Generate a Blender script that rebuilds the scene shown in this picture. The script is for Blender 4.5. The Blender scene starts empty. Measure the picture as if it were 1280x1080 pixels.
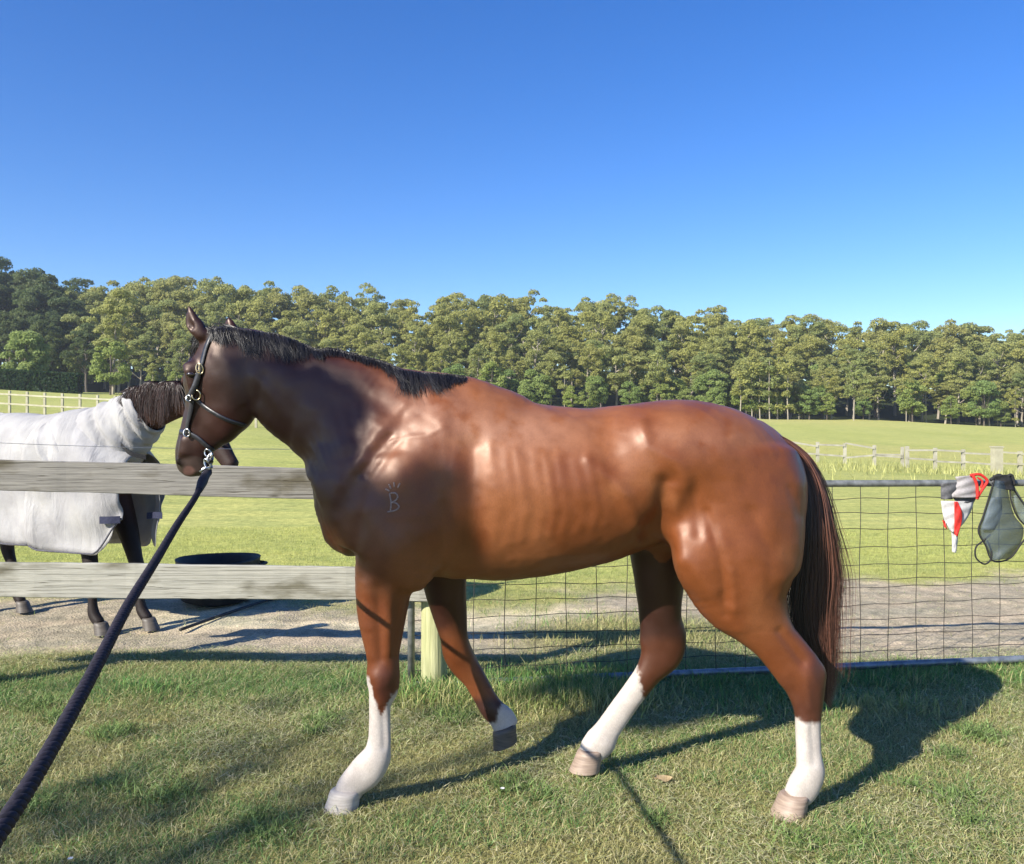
import bpy, bmesh, math, random
import numpy as np
from mathutils import Vector, Matrix
random.seed(7); rng = np.random.default_rng(7)
R = math.radians
scene = bpy.context.scene
C = scene.collection

# ------------------------------------------------------------------ camera, sky, sun, exposure
CAM_H = 1.5; FPX = 1080.0; HOR = 525.0          # eye height, focal length and horizon row for a 1280x1080 frame
cd = bpy.data.cameras.new('camera'); cam = bpy.data.objects.new('camera', cd); C.objects.link(cam)
cam.location = (0, 0, CAM_H); cam.rotation_euler = (R(90), 0, 0)
cd.sensor_width = 36; cd.lens = 36*FPX/1280; cd.shift_y = -(540-HOR)/1280
cd.clip_start = .05; cd.clip_end = 3000
scene.camera = cam
SUNV = Vector((-1.2, -1.1, 1.0)).normalized()    # towards the sun
el = math.asin(SUNV.z); az = math.atan2(SUNV.x, SUNV.y)
world = bpy.data.worlds.new("World"); scene.world = world; world.use_nodes = True
wn = world.node_tree; bg = wn.nodes['Background']
sky = wn.nodes.new('ShaderNodeTexSky'); sky.sky_type = 'NISHITA'; sky.sun_disc = False
sky.sun_elevation = el; sky.sun_rotation = az % (2*math.pi)
sky.air_density = 1.0; sky.dust_density = 0.25; sky.ozone_density = 4.0; sky.altitude = 300
hsv = wn.nodes.new('ShaderNodeHueSaturation'); hsv.inputs['Saturation'].default_value = 1.3; hsv.inputs['Hue'].default_value = .514
wn.links.new(sky.outputs[0], hsv.inputs['Color']); wn.links.new(hsv.outputs[0], bg.inputs[0]); bg.inputs[1].default_value = 0.10
sl = bpy.data.lights.new('sun', 'SUN'); so = bpy.data.objects.new('sun', sl); C.objects.link(so)
sl.energy = 5.0; sl.angle = R(.53); sl.color = (1, .93, .82)
so.rotation_euler = (-SUNV).to_track_quat('-Z', 'Y').to_euler(); so.location = (-20, -20, 30)
vs = scene.view_settings; vs.view_transform = 'Standard'; vs.look = 'None'; vs.gamma = 1; vs.use_curve_mapping = False
vs.exposure = 0.98

def W(px, py, Y):
    """point at distance Y in front of the eye seen in direction (px,py)"""
    return np.array([(px-640)/FPX*Y, Y, CAM_H-(py-HOR)/FPX*Y])

# ------------------------------------------------------------------ noise
class VN:
    def __init__(s, seed):
        s.g = np.random.default_rng(seed).random((257, 257)); s.g[256] = s.g[0]; s.g[:, 256] = s.g[:, 0]
    def __call__(s, x, y, f=1.0):
        x = np.asarray(x)*f+1000.37; y = np.asarray(y)*f+1000.71
        xi = np.floor(x).astype(int); yi = np.floor(y).astype(int)
        u = x-xi; v = y-yi; u = u*u*(3-2*u); v = v*v*(3-2*v); a = xi & 255; b = yi & 255
        return (s.g[a, b]*(1-u)+s.g[a+1, b]*u)*(1-v)+(s.g[a, b+1]*(1-u)+s.g[a+1, b+1]*u)*v
    def fbm(s, x, y, f=1.0, o=4):
        t = 0; w = 0; am = 1
        for i in range(o):
            t = t+am*s(x, y, f); w += am; am *= .5; f *= 2.03
        return t/w
N1, N2, N3 = VN(1), VN(2), VN(3)
def sstep(a, b, x):
    t = np.clip((np.asarray(x, float)-a)/(b-a), 0, 1); return t*t*(3-2*t)

# ------------------------------------------------------------------ object helpers
def link(name, me, m=None, parent=None, smooth=False):
    o = bpy.data.objects.new(name, me); C.objects.link(o)
    if m: me.materials.append(m)
    if parent: o.parent = parent
    if smooth: me.polygons.foreach_set('use_smooth', [True]*len(me.polygons))
    return o
def tag(o, label=None, cat=None, group=None, kind=None):
    if label: o['label'] = label
    if cat: o['category'] = cat
    if group: o['group'] = group
    if kind: o['kind'] = kind
    return o
def empty(name, loc=(0, 0, 0), rz=0):
    o = bpy.data.objects.new(name, None); C.objects.link(o); o.location = loc; o.rotation_euler = (0, 0, rz)
    o.empty_display_size = .1
    return o
def np_mesh(name, V, F, cols=None):
    """F: (n,3) or (n,4) int array"""
    me = bpy.data.meshes.new(name); V = np.asarray(V, np.float32); F = np.asarray(F, np.int32)
    me.vertices.add(len(V)); me.vertices.foreach_set('co', V.ravel())
    k = F.shape[1]; me.loops.add(F.size); me.loops.foreach_set('vertex_index', F.ravel())
    me.polygons.add(len(F)); me.polygons.foreach_set('loop_start', np.arange(0, F.size, k, dtype=np.int32))
    me.polygons.foreach_set('loop_total', np.full(len(F), k, np.int32))
    me.update(calc_edges=True)
    if cols is not None: set_col(me, cols)
    return me
def set_col(me, cols):
    a = me.color_attributes.new('Col', 'FLOAT_COLOR', 'POINT')
    c = np.ones((len(cols), 4), np.float32); c[:, :3] = cols; a.data.foreach_set('color', c.ravel())
class MB:
    """collects simple shapes into one mesh"""
    def __init__(s): s.v = []; s.f = []
    def add(s, v, f):
        n = len(s.v); s.v += [tuple(p) for p in v]; s.f += [tuple(i+n for i in q) for q in f]; return s
    def box(s, c, sz, rot=None):
        c = Vector(c); h = [d/2 for d in sz]; M = rot or Matrix.Identity(3)
        v = [c+M@Vector((x*h[0], y*h[1], z*h[2])) for x in (-1, 1) for y in (-1, 1) for z in (-1, 1)]
        return s.add(v, [(0, 1, 3, 2), (4, 6, 7, 5), (0, 4, 5, 1), (2, 3, 7, 6), (0, 2, 6, 4), (1, 5, 7, 3)])
    def tube(s, pts, r, n=8, closed=False):
        pts = [Vector(p) for p in pts]; m = len(pts)
        rr = r if hasattr(r, '__len__') else [r]*m
        V = []; F = []; up = Vector((0, 0, 1)); pu = None
        for i, p in enumerate(pts):
            t = (pts[(i+1) % m]-pts[i-1]) if closed else (pts[min(i+1, m-1)]-pts[max(i-1, 0)])
            t = t.normalized() if t.length > 1e-9 else Vector((0, 0, 1))
            if pu is None: pu = t.orthogonal().normalized()
            u = (pu-t*pu.dot(t)).normalized(); pu = u; w = t.cross(u)
            V += [p+(u*math.cos(a)+w*math.sin(a))*rr[i] for a in [2*math.pi*k/n for k in range(n)]]
        for i in range(m if closed else m-1):
            j = (i+1) % m
            F += [(i*n+k, i*n+(k+1) % n, j*n+(k+1) % n, j*n+k) for k in range(n)]
        if not closed: F += [tuple(range(n-1, -1, -1)), tuple((m-1)*n+k for k in range(n))]
        return s.add(V, F)
    def build(s, name, m, parent=None, smooth=False):
        me = bpy.data.meshes.new(name); me.from_pydata(s.v, [], s.f); me.update()
        return link(name, me, m, parent, smooth)
def crom(P, n):
    """Catmull-Rom through rows of P, n steps per interval"""
    P = np.asarray(P, float); A = np.vstack([2*P[0]-P[1], P, 2*P[-1]-P[-2]]); out = []
    for i in range(1, len(A)-2):
        for t in np.arange(n)/n:
            out.append(.5*((2*A[i])+(-A[i-1]+A[i+1])*t+(2*A[i-1]-5*A[i]+4*A[i+1]-A[i+2])*t*t+(-A[i-1]+3*A[i]-3*A[i+1]+A[i+2])*t**3))
    out.append(A[-2]); return np.array(out)

# ------------------------------------------------------------------ materials
class MN:
    def __init__(s, name, rough=.7, spec=.5):
        s.m = bpy.data.materials.new(name); s.m.use_nodes = True; s.t = s.m.node_tree; s.b = s.t.nodes['Principled BSDF']
        s.b.inputs['Roughness'].default_value = rough; s.b.inputs['Specular IOR Level'].default_value = spec
    def n(s, typ, **kw):
        q = s.t.nodes.new('ShaderNode'+typ)
        for k, v in kw.items():
            if k in q.inputs: q.inputs[k].default_value = v
            else: setattr(q, k, v)
        return q
    def l(s, a, b): s.t.links.new(a, b)
    def noise(s, scale, detail=4, stretch=None, coord='Object', rough=.55, distortion=0):
        tc = s.n('TexCoord'); mp = s.n('Mapping')
        if stretch: mp.inputs['Scale'].default_value = stretch
        s.l(tc.outputs[coord], mp.inputs[0]); q = s.n('TexNoise'); s.l(mp.outputs[0], q.inputs['Vector'])
        q.inputs['Scale'].default_value = scale; q.inputs['Detail'].default_value = detail; q.inputs['Roughness'].default_value = rough
        q.inputs['Distortion'].default_value = distortion
        return q.outputs['Fac']
    def ramp(s, fac, stops):
        r = s.n('ValToRGB'); e = r.color_ramp.elements
        while len(e) < len(stops): e.new(.5)
        for i, (p, c) in enumerate(stops): e[i].position = p; e[i].color = (*c, 1) if len(c) == 3 else c
        s.l(fac, r.inputs[0]); return r.outputs[0]
    def mix(s, a, b, fac=.5, mode='MIX'):
        q = s.n('Mix', data_type='RGBA', blend_type=mode)
        for v, i in ((fac, 0), (a, 6), (b, 7)):
            if isinstance(v, (int, float)): q.inputs[i].default_value = v
            elif isinstance(v, tuple): q.inputs[i].default_value = (*v, 1)
            else: s.l(v, q.inputs[i])
        return q.outputs[2]
    def col(s, c):
        if isinstance(c, tuple): s.b.inputs['Base Color'].default_value = (*c, 1)
        else: s.l(c, s.b.inputs['Base Color'])
        return s
    def bump(s, h, strength=.3, dist=.01):
        b = s.n('Bump'); b.inputs['Strength'].default_value = strength; b.inputs['Distance'].default_value = dist
        s.l(h, b.inputs['Height']); s.l(b.outputs[0], s.b.inputs['Normal']); return s
    def attr(s, name='Col'):
        q = s.n('Attribute'); q.attribute_name = name; return q.outputs['Color']

def varied(name, c1, c2, scale=8, rough=.7, spec=.4, bump=.2, dist=.004, stretch=None, metal=0):
    m = MN(name, rough, spec); f = m.noise(scale, 5, stretch)
    m.col(m.ramp(f, [(.3, c1), (.7, c2)])); m.bump(f, bump, dist); m.b.inputs['Metallic'].default_value = metal
    return m.m
M = {}
M['black_leather'] = varied('black_leather', (.012, .012, .016), (.03, .03, .036), 60, .38, .6)
M['steel'] = varied('steel', (.5, .5, .48), (.7, .69, .66), 40, .28, .5, .05, metal=1)
M['brass'] = varied('brass', (.5, .4, .22), (.7, .6, .38), 40, .3, .5, .05, metal=1)
M['rope'] = varied('rope', (.006, .005, .009), (.022, .018, .03), 90, .75, .4, .5, .003)
M['rubber'] = varied('rubber', (.012, .012, .013), (.03, .03, .03), 20, .6, .4)
M['wire'] = varied('wire', (.045, .04, .035), (.10, .09, .075), 30, .55, .5, .1, metal=.6)
M['gate_pipe'] = varied('gate_pipe', (.09, .095, .09), (.27, .28, .27), 18, .5, .5, .2, .002, metal=.35)
M['pipe_blue'] = varied('pipe_blue', (.13, .15, .175), (.29, .325, .36), 25, .42, .5, .12, .002, metal=.5)
M['hoof'] = varied('hoof', (.20, .145, .11), (.34, .26, .20), 12, .55, .4, .3, .002, (1, 1, 12))
M['hoof_white'] = varied('hoof_white', (.36, .32, .28), (.50, .46, .41), 12, .55, .4, .3, .002, (1, 1, 12))
M['hoof_dark'] = varied('hoof_dark', (.05, .045, .04), (.13, .11, .09), 12, .5, .4, .3, .002, (1, 1, 12))
M['eye'] = varied('eye', (.008, .005, .004), (.02, .012, .008), 5, .06, .8, 0)
M['red_trim'] = varied('red_trim', (.5, .02, .015), (.62, .04, .03), 60, .7, .3)
M['grey_cloth'] = varied('grey_cloth', (.27, .25, .25), (.36, .34, .34), 80, .8, .3, .4, .002)
M['dark_cloth'] = varied('dark_cloth', (.07, .07, .075), (.12, .12, .125), 80, .8, .3, .4, .002)
M['white_cloth'] = varied('white_cloth', (.42, .41, .40), (.55, .54, .53), 80, .8, .3, .4, .002)
M['navy_web'] = varied('navy_web', (.012, .015, .04), (.03, .035, .07), 80, .7, .3)
M['black_web'] = varied('black_web', (.012, .012, .014), (.03, .03, .03), 80, .7, .3)
M['leaf_brown'] = varied('leaf_brown', (.28, .2, .1), (.42, .32, .18), 60, .7, .3)
M['petal'] = varied('petal', (.75, .75, .7), (.8, .8, .78), 60, .7, .3, 0)
M['white_paint'] = varied('white_paint', (.30, .28, .20), (.42, .40, .29), 3, .7, .3)
M['old_rail'] = varied('old_rail', (.26, .245, .19), (.42, .40, .32), 3, .8, .3)
def weathered(name, a, b, c, stain):
    m = MN(name, .85, .25)
    g = m.noise(9, 8, (.22, 8, 12), rough=.6, distortion=.2); g2 = m.noise(2.2, 4, (1.1, 1, 3)); g3 = m.noise(40, 3, (.12, 4, 16))
    cc = m.ramp(g, [(.25, a), (.5, b), (.75, c)])
    cc = m.mix(cc, m.ramp(g3, [(.25, (.55, .55, .55)), (.5, (1, 1, 1))]), .7, 'MULTIPLY')
    st = m.ramp(g2, [(.55, (0, 0, 0)), (.72, (1, 1, 1))])
    sb = m.n('RGBToBW'); m.l(st, sb.inputs[0])
    cc = m.mix(cc, stain, sb.outputs[0]); m.col(cc)
    # knots
    tc = m.n('TexCoord'); mp = m.n('Mapping'); mp.inputs['Scale'].default_value = (1.3, 2, 4.2); m.l(tc.outputs['Object'], mp.inputs[0])
    vo = m.n('TexVoronoi'); m.l(mp.outputs[0], vo.inputs['Vector']); vo.inputs['Scale'].default_value = 1.25
    kn = m.ramp(vo.outputs['Distance'], [(.07, (.14, .12, .09)), (.10, (.55, .52, .45)), (.13, (1, 1, 1))])
    m.col(m.mix(cc, kn, 1.0, 'MULTIPLY'))
    g4 = m.noise(5, 2, (.2, 3, 16), rough=.3, distortion=.1)
    ck = m.ramp(g4, [(.40, (1, 1, 1)), (.412, (.3, .28, .24)), (.42, (.2, .18, .15)), (.43, (1, 1, 1))]); base_in = m.b.inputs['Base Color'].links[0].from_socket
    m.col(m.mix(base_in, ck, .85, 'MULTIPLY')); hb = m.mix(g3, ck, 1.0, 'MULTIPLY'); m.bump(hb, .7, .004)
    return m.m
M['board'] = weathered('weathered_board', (.145, .135, .12), (.225, .215, .19), (.32, .305, .265), (.10, .088, .06))
M['board_pale'] = weathered('pale_board', (.27, .265, .22), (.37, .36, .305), (.46, .44, .37), (.15, .14, .10))
M['post'] = varied('treated_post', (.25, .26, .12), (.47, .47, .26), 6, .85, .2, .9, .008, (7, 7, .45))

# ------------------------------------------------------------------ ground
def terr(x, y):
    x = np.asarray(x, float); y = np.asarray(y, float)
    a = .35*sstep(10, 45, y)+2.85*sstep(45, 130, y)
    b = .058*sstep(9, 42, y)-.022*sstep(45, 130, y)
    xx = np.clip(x, -170, 170)
    z = a-b*xx
    z = z+sstep(129, 205, y)*(8.5+2*np.sin(xx*.02+1.0))
    z = z+(N1.fbm(x, y, .05, 2)-.5)*.6*sstep(14, 70, y)
    return z+(N2.fbm(x, y, 1.3, 3)-.5)*.035
def dirt(x, y):
    """share of bare soil"""
    n = (N1.fbm(x, y, .9, 4)-.5)*1.5+(N2.fbm(x, y, 6, 3)-.5)*.5
    lo = 5.42+.1*np.sin(x*1.7); hi = np.interp(x, [-4, -1.5, 0, 1, 2.2, 5, 9], [7.6, 7.4, 7.3, 7.8, 8.5, 8.4, 8.3])
    m = sstep(-.12, .22, (y-lo)+n*.35)*sstep(-.2, .5, (hi-y)+n*.9)
    isl = np.exp(-(((x-.95)/.95)**2+((y-5.95)/.72)**2)**2)
    m = m*(1-isl*.97)
    far = sstep(-.1, .3, 1-((x-6)/9)**2*.2-abs(y-8.2)/.5+n)*.0
    return np.clip(m+far, 0, 1)
def sandy(x, y):
    return np.clip(np.exp(-(((x+.05)/.75)**2+((y-6.75)/.35)**2)**2)+np.exp(-(((x+2.35)/.45)**2+((y-6.6)/.42)**2)**2)+np.exp(-(((x+1.1)/1.3)**2+((y-6.35)/.13)**2)**2)*.8, 0, 1)
def axis(lo, d0, d1, hi, step, grow=1.13):
    a = list(np.arange(d0, d1, step)); s = step; p = d0
    left = []
    while p > lo: s *= grow; p -= s; left.append(p)
    s = step; p = a[-1]; right = []
    while p < hi: s *= grow; p += s; right.append(p)
    return np.array(left[::-1]+a+right)
gx = axis(-420, -5.5, 6.0, 420, .045, 1.07); gy = axis(-60, 2.3, 10, 620, .045, 1.06)
X, Y = np.meshgrid(gx, gy, indexing='ij'); Z = terr(X, Y)
Dm = dirt(X, Y); Z = Z-.012*Dm+Dm*(N3.fbm(X, Y, 7, 3)-.5)*.03
nx, ny = X.shape
idx = np.arange(nx*ny).reshape(nx, ny)
F = np.stack([idx[:-1, :-1], idx[1:, :-1], idx[1:, 1:], idx[:-1, 1:]], -1).reshape(-1, 4)
gn = N2.fbm(X, Y, 2.5, 4)[..., None]; gn2 = N1.fbm(X, Y, .25, 4)[..., None]; fine = N3.fbm(X, Y, 14, 3)[..., None]
nearc = np.array([.19, .18, .075])*(1-gn)+np.array([.29, .265, .12])*gn
field = np.array([.37, .39, .12])*(1-gn2)+np.array([.50, .485, .19])*gn2
farw = sstep(5.5, 9, Y)[..., None]
gc = nearc*(1-farw)+field*farw
hay = sstep(.45, .6, N1.fbm(X*.35, Y, .07, 3)+.0)[..., None]*sstep(40, 60, Y)[..., None]
gc = gc*(1-hay)+hay*np.array([.48, .45, .17])
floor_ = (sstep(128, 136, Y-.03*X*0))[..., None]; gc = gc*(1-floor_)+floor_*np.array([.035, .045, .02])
so_ = sandy(X, Y)[..., None]
soil = np.array([.44, .365, .30])*(.72+.5*fine); soil = soil*(1-so_)+so_*np.array([.62, .53, .42])*(.85+.3*fine)
gc = gc*(1-Dm[..., None])+soil*Dm[..., None]
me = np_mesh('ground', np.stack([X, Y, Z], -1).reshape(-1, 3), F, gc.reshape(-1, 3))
m = MN('ground_soil_and_turf', .95, .1); f1 = m.noise(9, 6); f2 = m.noise(70, 4); f3 = m.noise(.9, 6, (1, 3.5, 1))
cc = m.mix(m.attr(), m.ramp(f1, [(.3, (.72, .74, .7)), (.7, (1.25, 1.22, 1.15))]), 1.0, 'MULTIPLY')
cc = m.mix(cc, m.ramp(f2, [(.35, (.6, .62, .58)), (.65, (1.25, 1.25, 1.2))]), .8, 'MULTIPLY')
cc = m.mix(cc, m.ramp(f3, [(.35, (.78, .85, .8)), (.65, (1.12, 1.1, 1.0))]), .9, 'MULTIPLY')
m.col(cc); m.bump(f2, .8, .02)
ground = tag(link('ground', me, m.m, smooth=True), kind='structure')

# ------------------------------------------------------------------ forest
def leaf_mat(name, a, b, c, scale=.35):
    m = MN(name, .6, .25); f = m.noise(scale, 3); f2 = m.noise(3.0, 2)
    oi = m.n('ObjectInfo')
    base = m.ramp(f, [(.3, a), (.5, b), (.7, c)])
    tint = m.ramp(oi.outputs['Random'], [(0, (.72, .82, .8)), (.35, (1, 1, .95)), (.7, (1.12, 1.05, .8)), (1, (.95, .88, .85))])
    m.col(m.mix(m.mix(base, tint, 1.0, 'MULTIPLY'), m.ramp(f2, [(.3, (.75, .78, .75)), (.7, (1.2, 1.2, 1.15))]), 1, 'MULTIPLY'))
    m.b.inputs['Subsurface Weight'].default_value = 0
    tr = m.n('BsdfTranslucent'); tr.inputs[0].default_value = (*[q*1.5 for q in b], 1)
    mx = m.n('MixShader'); mx.inputs[0].default_value = .42
    m.l(m.b.outputs[0], mx.inputs[1]); m.l(tr.outputs[0], mx.inputs[2]); m.l(mx.outputs[0], m.t.nodes['Material Output'].inputs[0])
    return m.m
M['gum_leaf'] = leaf_mat('gum_leaf', (.225, .245, .085), (.30, .315, .115), (.39, .395, .155))
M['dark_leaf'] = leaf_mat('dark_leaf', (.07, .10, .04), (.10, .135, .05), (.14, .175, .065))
M['bright_leaf'] = leaf_mat('bright_leaf', (.19, .25, .08), (.25, .31, .10), (.31, .36, .13))
M['hedge_leaf'] = leaf_mat('hedge_leaf', (.02, .045, .016), (.03, .06, .02), (.045, .08, .025), 2)
M['bark'] = varied('pale_gum_bark', (.2, .17, .13), (.42, .38, .31), .8, .85, .2, .3, .05, (3, 3, .5))
M['dark_bark'] = varied('dark_bark', (.07, .055, .045), (.14, .12, .1), .8, .85, .2, .3, .05, (3, 3, .5))
def leaves(centers, radii, n_each, size, r_):
    Vs = []; 
    for c, rr, n in zip(centers, radii, n_each):
        d = r_.normal(size=(n, 3)); d /= np.linalg.norm(d, axis=1)[:, None]; d[:, 2] = np.where(d[:, 2] < -.35, -d[:, 2]*.6, d[:, 2])
        rad = r_.uniform(.55, 1.06, n)**.6
        p = c+d*rad[:, None]*rr
        nn = d*.75+r_.normal(size=(n, 3))*.7; nn[:, 2] += .25; nn /= np.linalg.norm(nn, axis=1)[:, None]
        u = np.cross(nn, r_.normal(size=(n, 3))); u /= np.linalg.norm(u, axis=1)[:, None]; v = np.cross(nn, u)
        s = size*r_.uniform(.6, 1.35, n)[:, None]; u = u*s; v = v*s*r_.uniform(.45, .8, n)[:, None]
        bend = nn*s*.15
        Vs.append(np.stack([p-u-v*.3-bend, p-v+bend*.5, p+u-bend, p+v+bend*.5], 1))
    V = np.concatenate(Vs).reshape(-1, 3); F = np.arange(len(V)).reshape(-1, 4); return V, F
def make_tree(kind, seed):
    r_ = np.random.default_rng(seed); mb = MB(); cs = []; rs = []
    if kind in ('gum', 'sparse', 'dark'):
        H = r_.uniform(14.5, 18); th = H*r_.uniform(.35, .5); lean = r_.normal(0, .6, 2)
        tp = [(lean[0]*t*t+r_.normal(0, .1), lean[1]*t*t, H*.8*t) for t in np.linspace(0, 1, 7)]
        mb.tube([(tp[0][0], tp[0][1], -.6)]+tp, [.32, .27]+list(np.linspace(.24, .06, 6)), 7)
        nb = int(r_.integers(11, 15)); rx = r_.uniform(2.4, 3.4)
        for i in range(nb):
            t = .3+.66*((i+r_.random())/nb); a = i*2.4+r_.uniform(-.5, .5); o = np.array([lean[0]*t*t, lean[1]*t*t, H*.8*t])
            L = rx*r_.uniform(.55, 1.1)*(1.2-.55*t); e = o+np.array([math.cos(a)*L, math.sin(a)*L, L*r_.uniform(.6, 1.15)])
            mid = (o+e)/2+np.array([0, 0, -.25*L*.4])+r_.normal(0, .15, 3)
            mb.tube([o, mid, e], [.13, .09, .03], 5)
            for q in range(int(r_.integers(4, 8))):
                cc = e+r_.normal(0, .95, 3)*[1, 1, .9]; s = r_.uniform(.45, 1.15)
                cs.append(cc); rs.append(np.array([s, s, s*r_.uniform(.65, 1.0)]))
        for q in range(5):
            cc = np.array([lean[0], lean[1], H*.86])+r_.normal(0, 1.1, 3)*[1, 1, .7]; s = r_.uniform(.9, 1.6); cs.append(cc); rs.append(np.array([s, s, s*.7]))
        k = {'gum': 1.0, 'sparse': .55, 'dark': 1.1}[kind]
        ne = [int(190*k*rr[0]**2)+26 for rr in rs]; V, F = leaves(cs, rs, ne, .17, r_)
    elif kind == 'round':
        H = r_.uniform(5.5, 8)
        mb.tube([(0, 0, -.5), (0, 0, 0), (.1, 0, H*.5), (0, .1, H*.85)], [.16, .14, .1, .04], 6)
        for q in range(38):
            t = r_.random(); a = r_.uniform(0, 2*math.pi); rad = H*.36*math.sin(math.pi*(.12+.8*t)**.9)
            cs.append(np.array([math.cos(a)*rad*.7, math.sin(a)*rad*.7, H*(.18+.75*t)])); s = r_.uniform(.5, 1.05)*H/7; rs.append(np.array([s, s, s*.75]))
        for q in range(8):
            a = r_.uniform(0, 6.28); mb.tube([(0, 0, H*.3), (math.cos(a)*H*.2, math.sin(a)*H*.2, H*(.4+.3*r_.random()))], [.06, .02], 5)
        V, F = leaves(cs, rs, [190]*len(cs), .16, r_)
    else:  # sapling group member: thin bare stem with a small top
        H = r_.uniform(7, 10)
        mb.tube([(0, 0, -.5), (0, 0, 0), (.15, 0, H*.4), (-.1, .1, H*.9)], [.12, .1, .08, .03], 6)
        for q in range(16):
            cs.append(np.array([0, 0, H*.7])+r_.normal(0, .75, 3)*[1, 1, 2.0]); s = r_.uniform(.45, .85); rs.append(np.array([s, s, s*.8]))
        V, F = leaves(cs, rs, [100]*16, .17, r_)
    tm = bpy.data.meshes.new('trunk'); tm.from_pydata(mb.v, [], mb.f); tm.update()
    cm = np_mesh('crown', V, F)
    tm.materials.append(M['dark_bark' if kind in ('dark', 'round') else 'bark'])
    cm.materials.append({'gum': M['gum_leaf'], 'sparse': M['gum_leaf'], 'dark': M['dark_leaf'], 'round': M['bright_leaf'], 'sapling': M['gum_leaf']}[kind])
    return tm, cm, H
TV = {k: [make_tree(k, 100+i*7+hash_) for i in range(n)] for hash_, (k, n) in enumerate([('gum', 7), ('sparse', 3), ('dark', 3), ('round', 4), ('sapling', 3)])}
def plant(kind, x, y, s, label, group, zs=1.0, i=None, name='gum_tree', cat='tree'):
    tm, cm, H = TV[kind][random.randrange(len(TV[kind])) if i is None else i]
    e = empty(name, (x, y, float(terr(x, y))), random.uniform(0, 6.28)); e.scale = (s, s, s*zs)
    tag(e, label, cat, group)
    for n_, me_ in (('trunk', tm), ('crown', cm)):
        o = bpy.data.objects.new(n_, me_); C.objects.link(o); o.parent = e
    return e
GF = 'gum trees of the forest behind the paddock'
LF = {'gum': 'olive green gum tree in the forest across the paddock', 'sparse': 'thin crowned gum tree with pale limbs in the forest across the paddock',
      'dark': 'dark green tree at the left end of the forest'}
tops = [(-300, 322), (0, 333), (50, 345), (120, 357), (200, 352), (260, 346), (330, 362), (400, 368), (450, 362), (520, 378), (600, 365), (660, 372), (700, 388), (760, 372), (820, 385), (900, 386), (960, 400), (1040, 400), (1120, 404), (1200, 407), (1280, 412), (1600, 420)]
tx, ty = zip(*tops)
def top_py(px): return np.interp(px, tx, ty)
for row, (yy, sp, lift) in enumerate([(131, 5.6, 62), (137, 5.4, 38), (145, 5.4, 18), (155, 5.6, 6), (167, 6.2, 0), (182, 8.0, 3)]):
    half = yy*.84+6
    x = -half+random.uniform(0, sp)
    while x < half:
        y = yy+random.uniform(-2.5, 2.5); px = 640+x/y*FPX
        kind = random.choices(['gum', 'sparse'], [.8, .2])[0]
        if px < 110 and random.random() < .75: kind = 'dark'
        i = random.randrange(len(TV[kind])); H = TV[kind][i][2]*.97
        want = CAM_H+(HOR-(top_py(px)+lift+random.uniform(-9, 12)*(1 if row < 4 else .6)))/FPX*y-float(terr(x, y))
        s = want/H
        sx = min(max(s, .62), 1.25)
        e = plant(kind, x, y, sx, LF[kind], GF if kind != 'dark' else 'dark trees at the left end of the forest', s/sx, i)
        x += sp*random.uniform(.75, 1.3)
for k in range(175):
    px = random.uniform(-260, 1540); y = random.uniform(125, 130); x = (px-640)/FPX*y
    if -20 < px < 175: continue
    kind = random.choice(['round', 'round', 'round', 'sapling'])
    plant(kind, x, y, random.uniform(.45, .95), {'round': 'bushy green understorey tree at the foot of the forest', 'sapling': 'slender pale stemmed sapling at the foot of the forest'}[kind],
          {'round': 'bushy understorey trees along the forest edge', 'sapling': 'saplings along the forest edge'}[kind], name={'round': 'bushy_tree', 'sapling': 'sapling'}[kind])
for k in range(75):
    y = random.uniform(140, 176); x = random.uniform(-.85, .85)*y
    plant('round', x, y, random.uniform(1.0, 1.5), 'bushy tree filling the shade between the gum trunks', 'bushy trees deep in the forest', name='bushy_tree')
for px in (940, 950, 962, 972, 985, 925):
    y = 124+random.uniform(-1, 1); plant('sapling', (px-640)/FPX*y, y, .95, 'slender pale stemmed sapling at the foot of the forest', 'saplings along the forest edge', name='sapling')
plant('sapling', (1067-640)/FPX*123, 123, 1.0, 'lone pale stemmed sapling standing clear in front of the forest, right of the tail', None, name='sapling')
plant('round', (32-640)/FPX*108, 108, 1.25, 'round bright green tree at far left above the hedge', None, name='round_tree', i=0)
plant('gum', (142-640)/FPX*112, 112, .85, 'tall light green gum tree beside the right end of the hedge', None, name='gum_tree', i=1)
plant('round', (138-640)/FPX*110, 110, .95, 'dark rounded shrub tree at the right end of the hedge', None, name='bushy_tree', i=2)
# hedge
r_ = np.random.default_rng(5); x0 = (-60-640)/FPX*104; x1 = (100-640)/FPX*104
hz = float(terr((x0+x1)/2, 104)); n = 9000
he = empty('hedge', ((x0+x1)/2, 104, hz)); tag(he, 'long clipped dark green hedge at the far left edge of the paddock', 'hedge')
p = np.stack([r_.uniform(x0, x1, n), 104+r_.choice([-1, 1], n)*.75+r_.normal(0, .06, n), r_.uniform(-.6, 2.3, n)], 1)
k = r_.random(n) < .35; p[k, 2] = 2.3+r_.normal(0, .05, k.sum()); p[k, 1] = r_.uniform(103.25, 104.75, k.sum())
hzv = np.array([float(terr(q, 104)) for q in np.linspace(x0, x1, 20)]); p[:, 2] += np.interp(p[:, 0], np.linspace(x0, x1, 20), hzv)
u = r_.normal(size=(n, 3)); u /= np.linalg.norm(u, axis=1)[:, None]; v = np.cross(u, r_.normal(size=(n, 3))); v /= np.linalg.norm(v, axis=1)[:, None]
V = np.stack([p-u*.22, p-v*.14, p+u*.22, p+v*.14], 1).reshape(-1, 3)-np.array([(x0+x1)/2, 104, hz])
link('foliage', np_mesh('foliage', V, np.arange(len(V)).reshape(-1, 4)), M['hedge_leaf'], he)
mb = MB()
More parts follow.
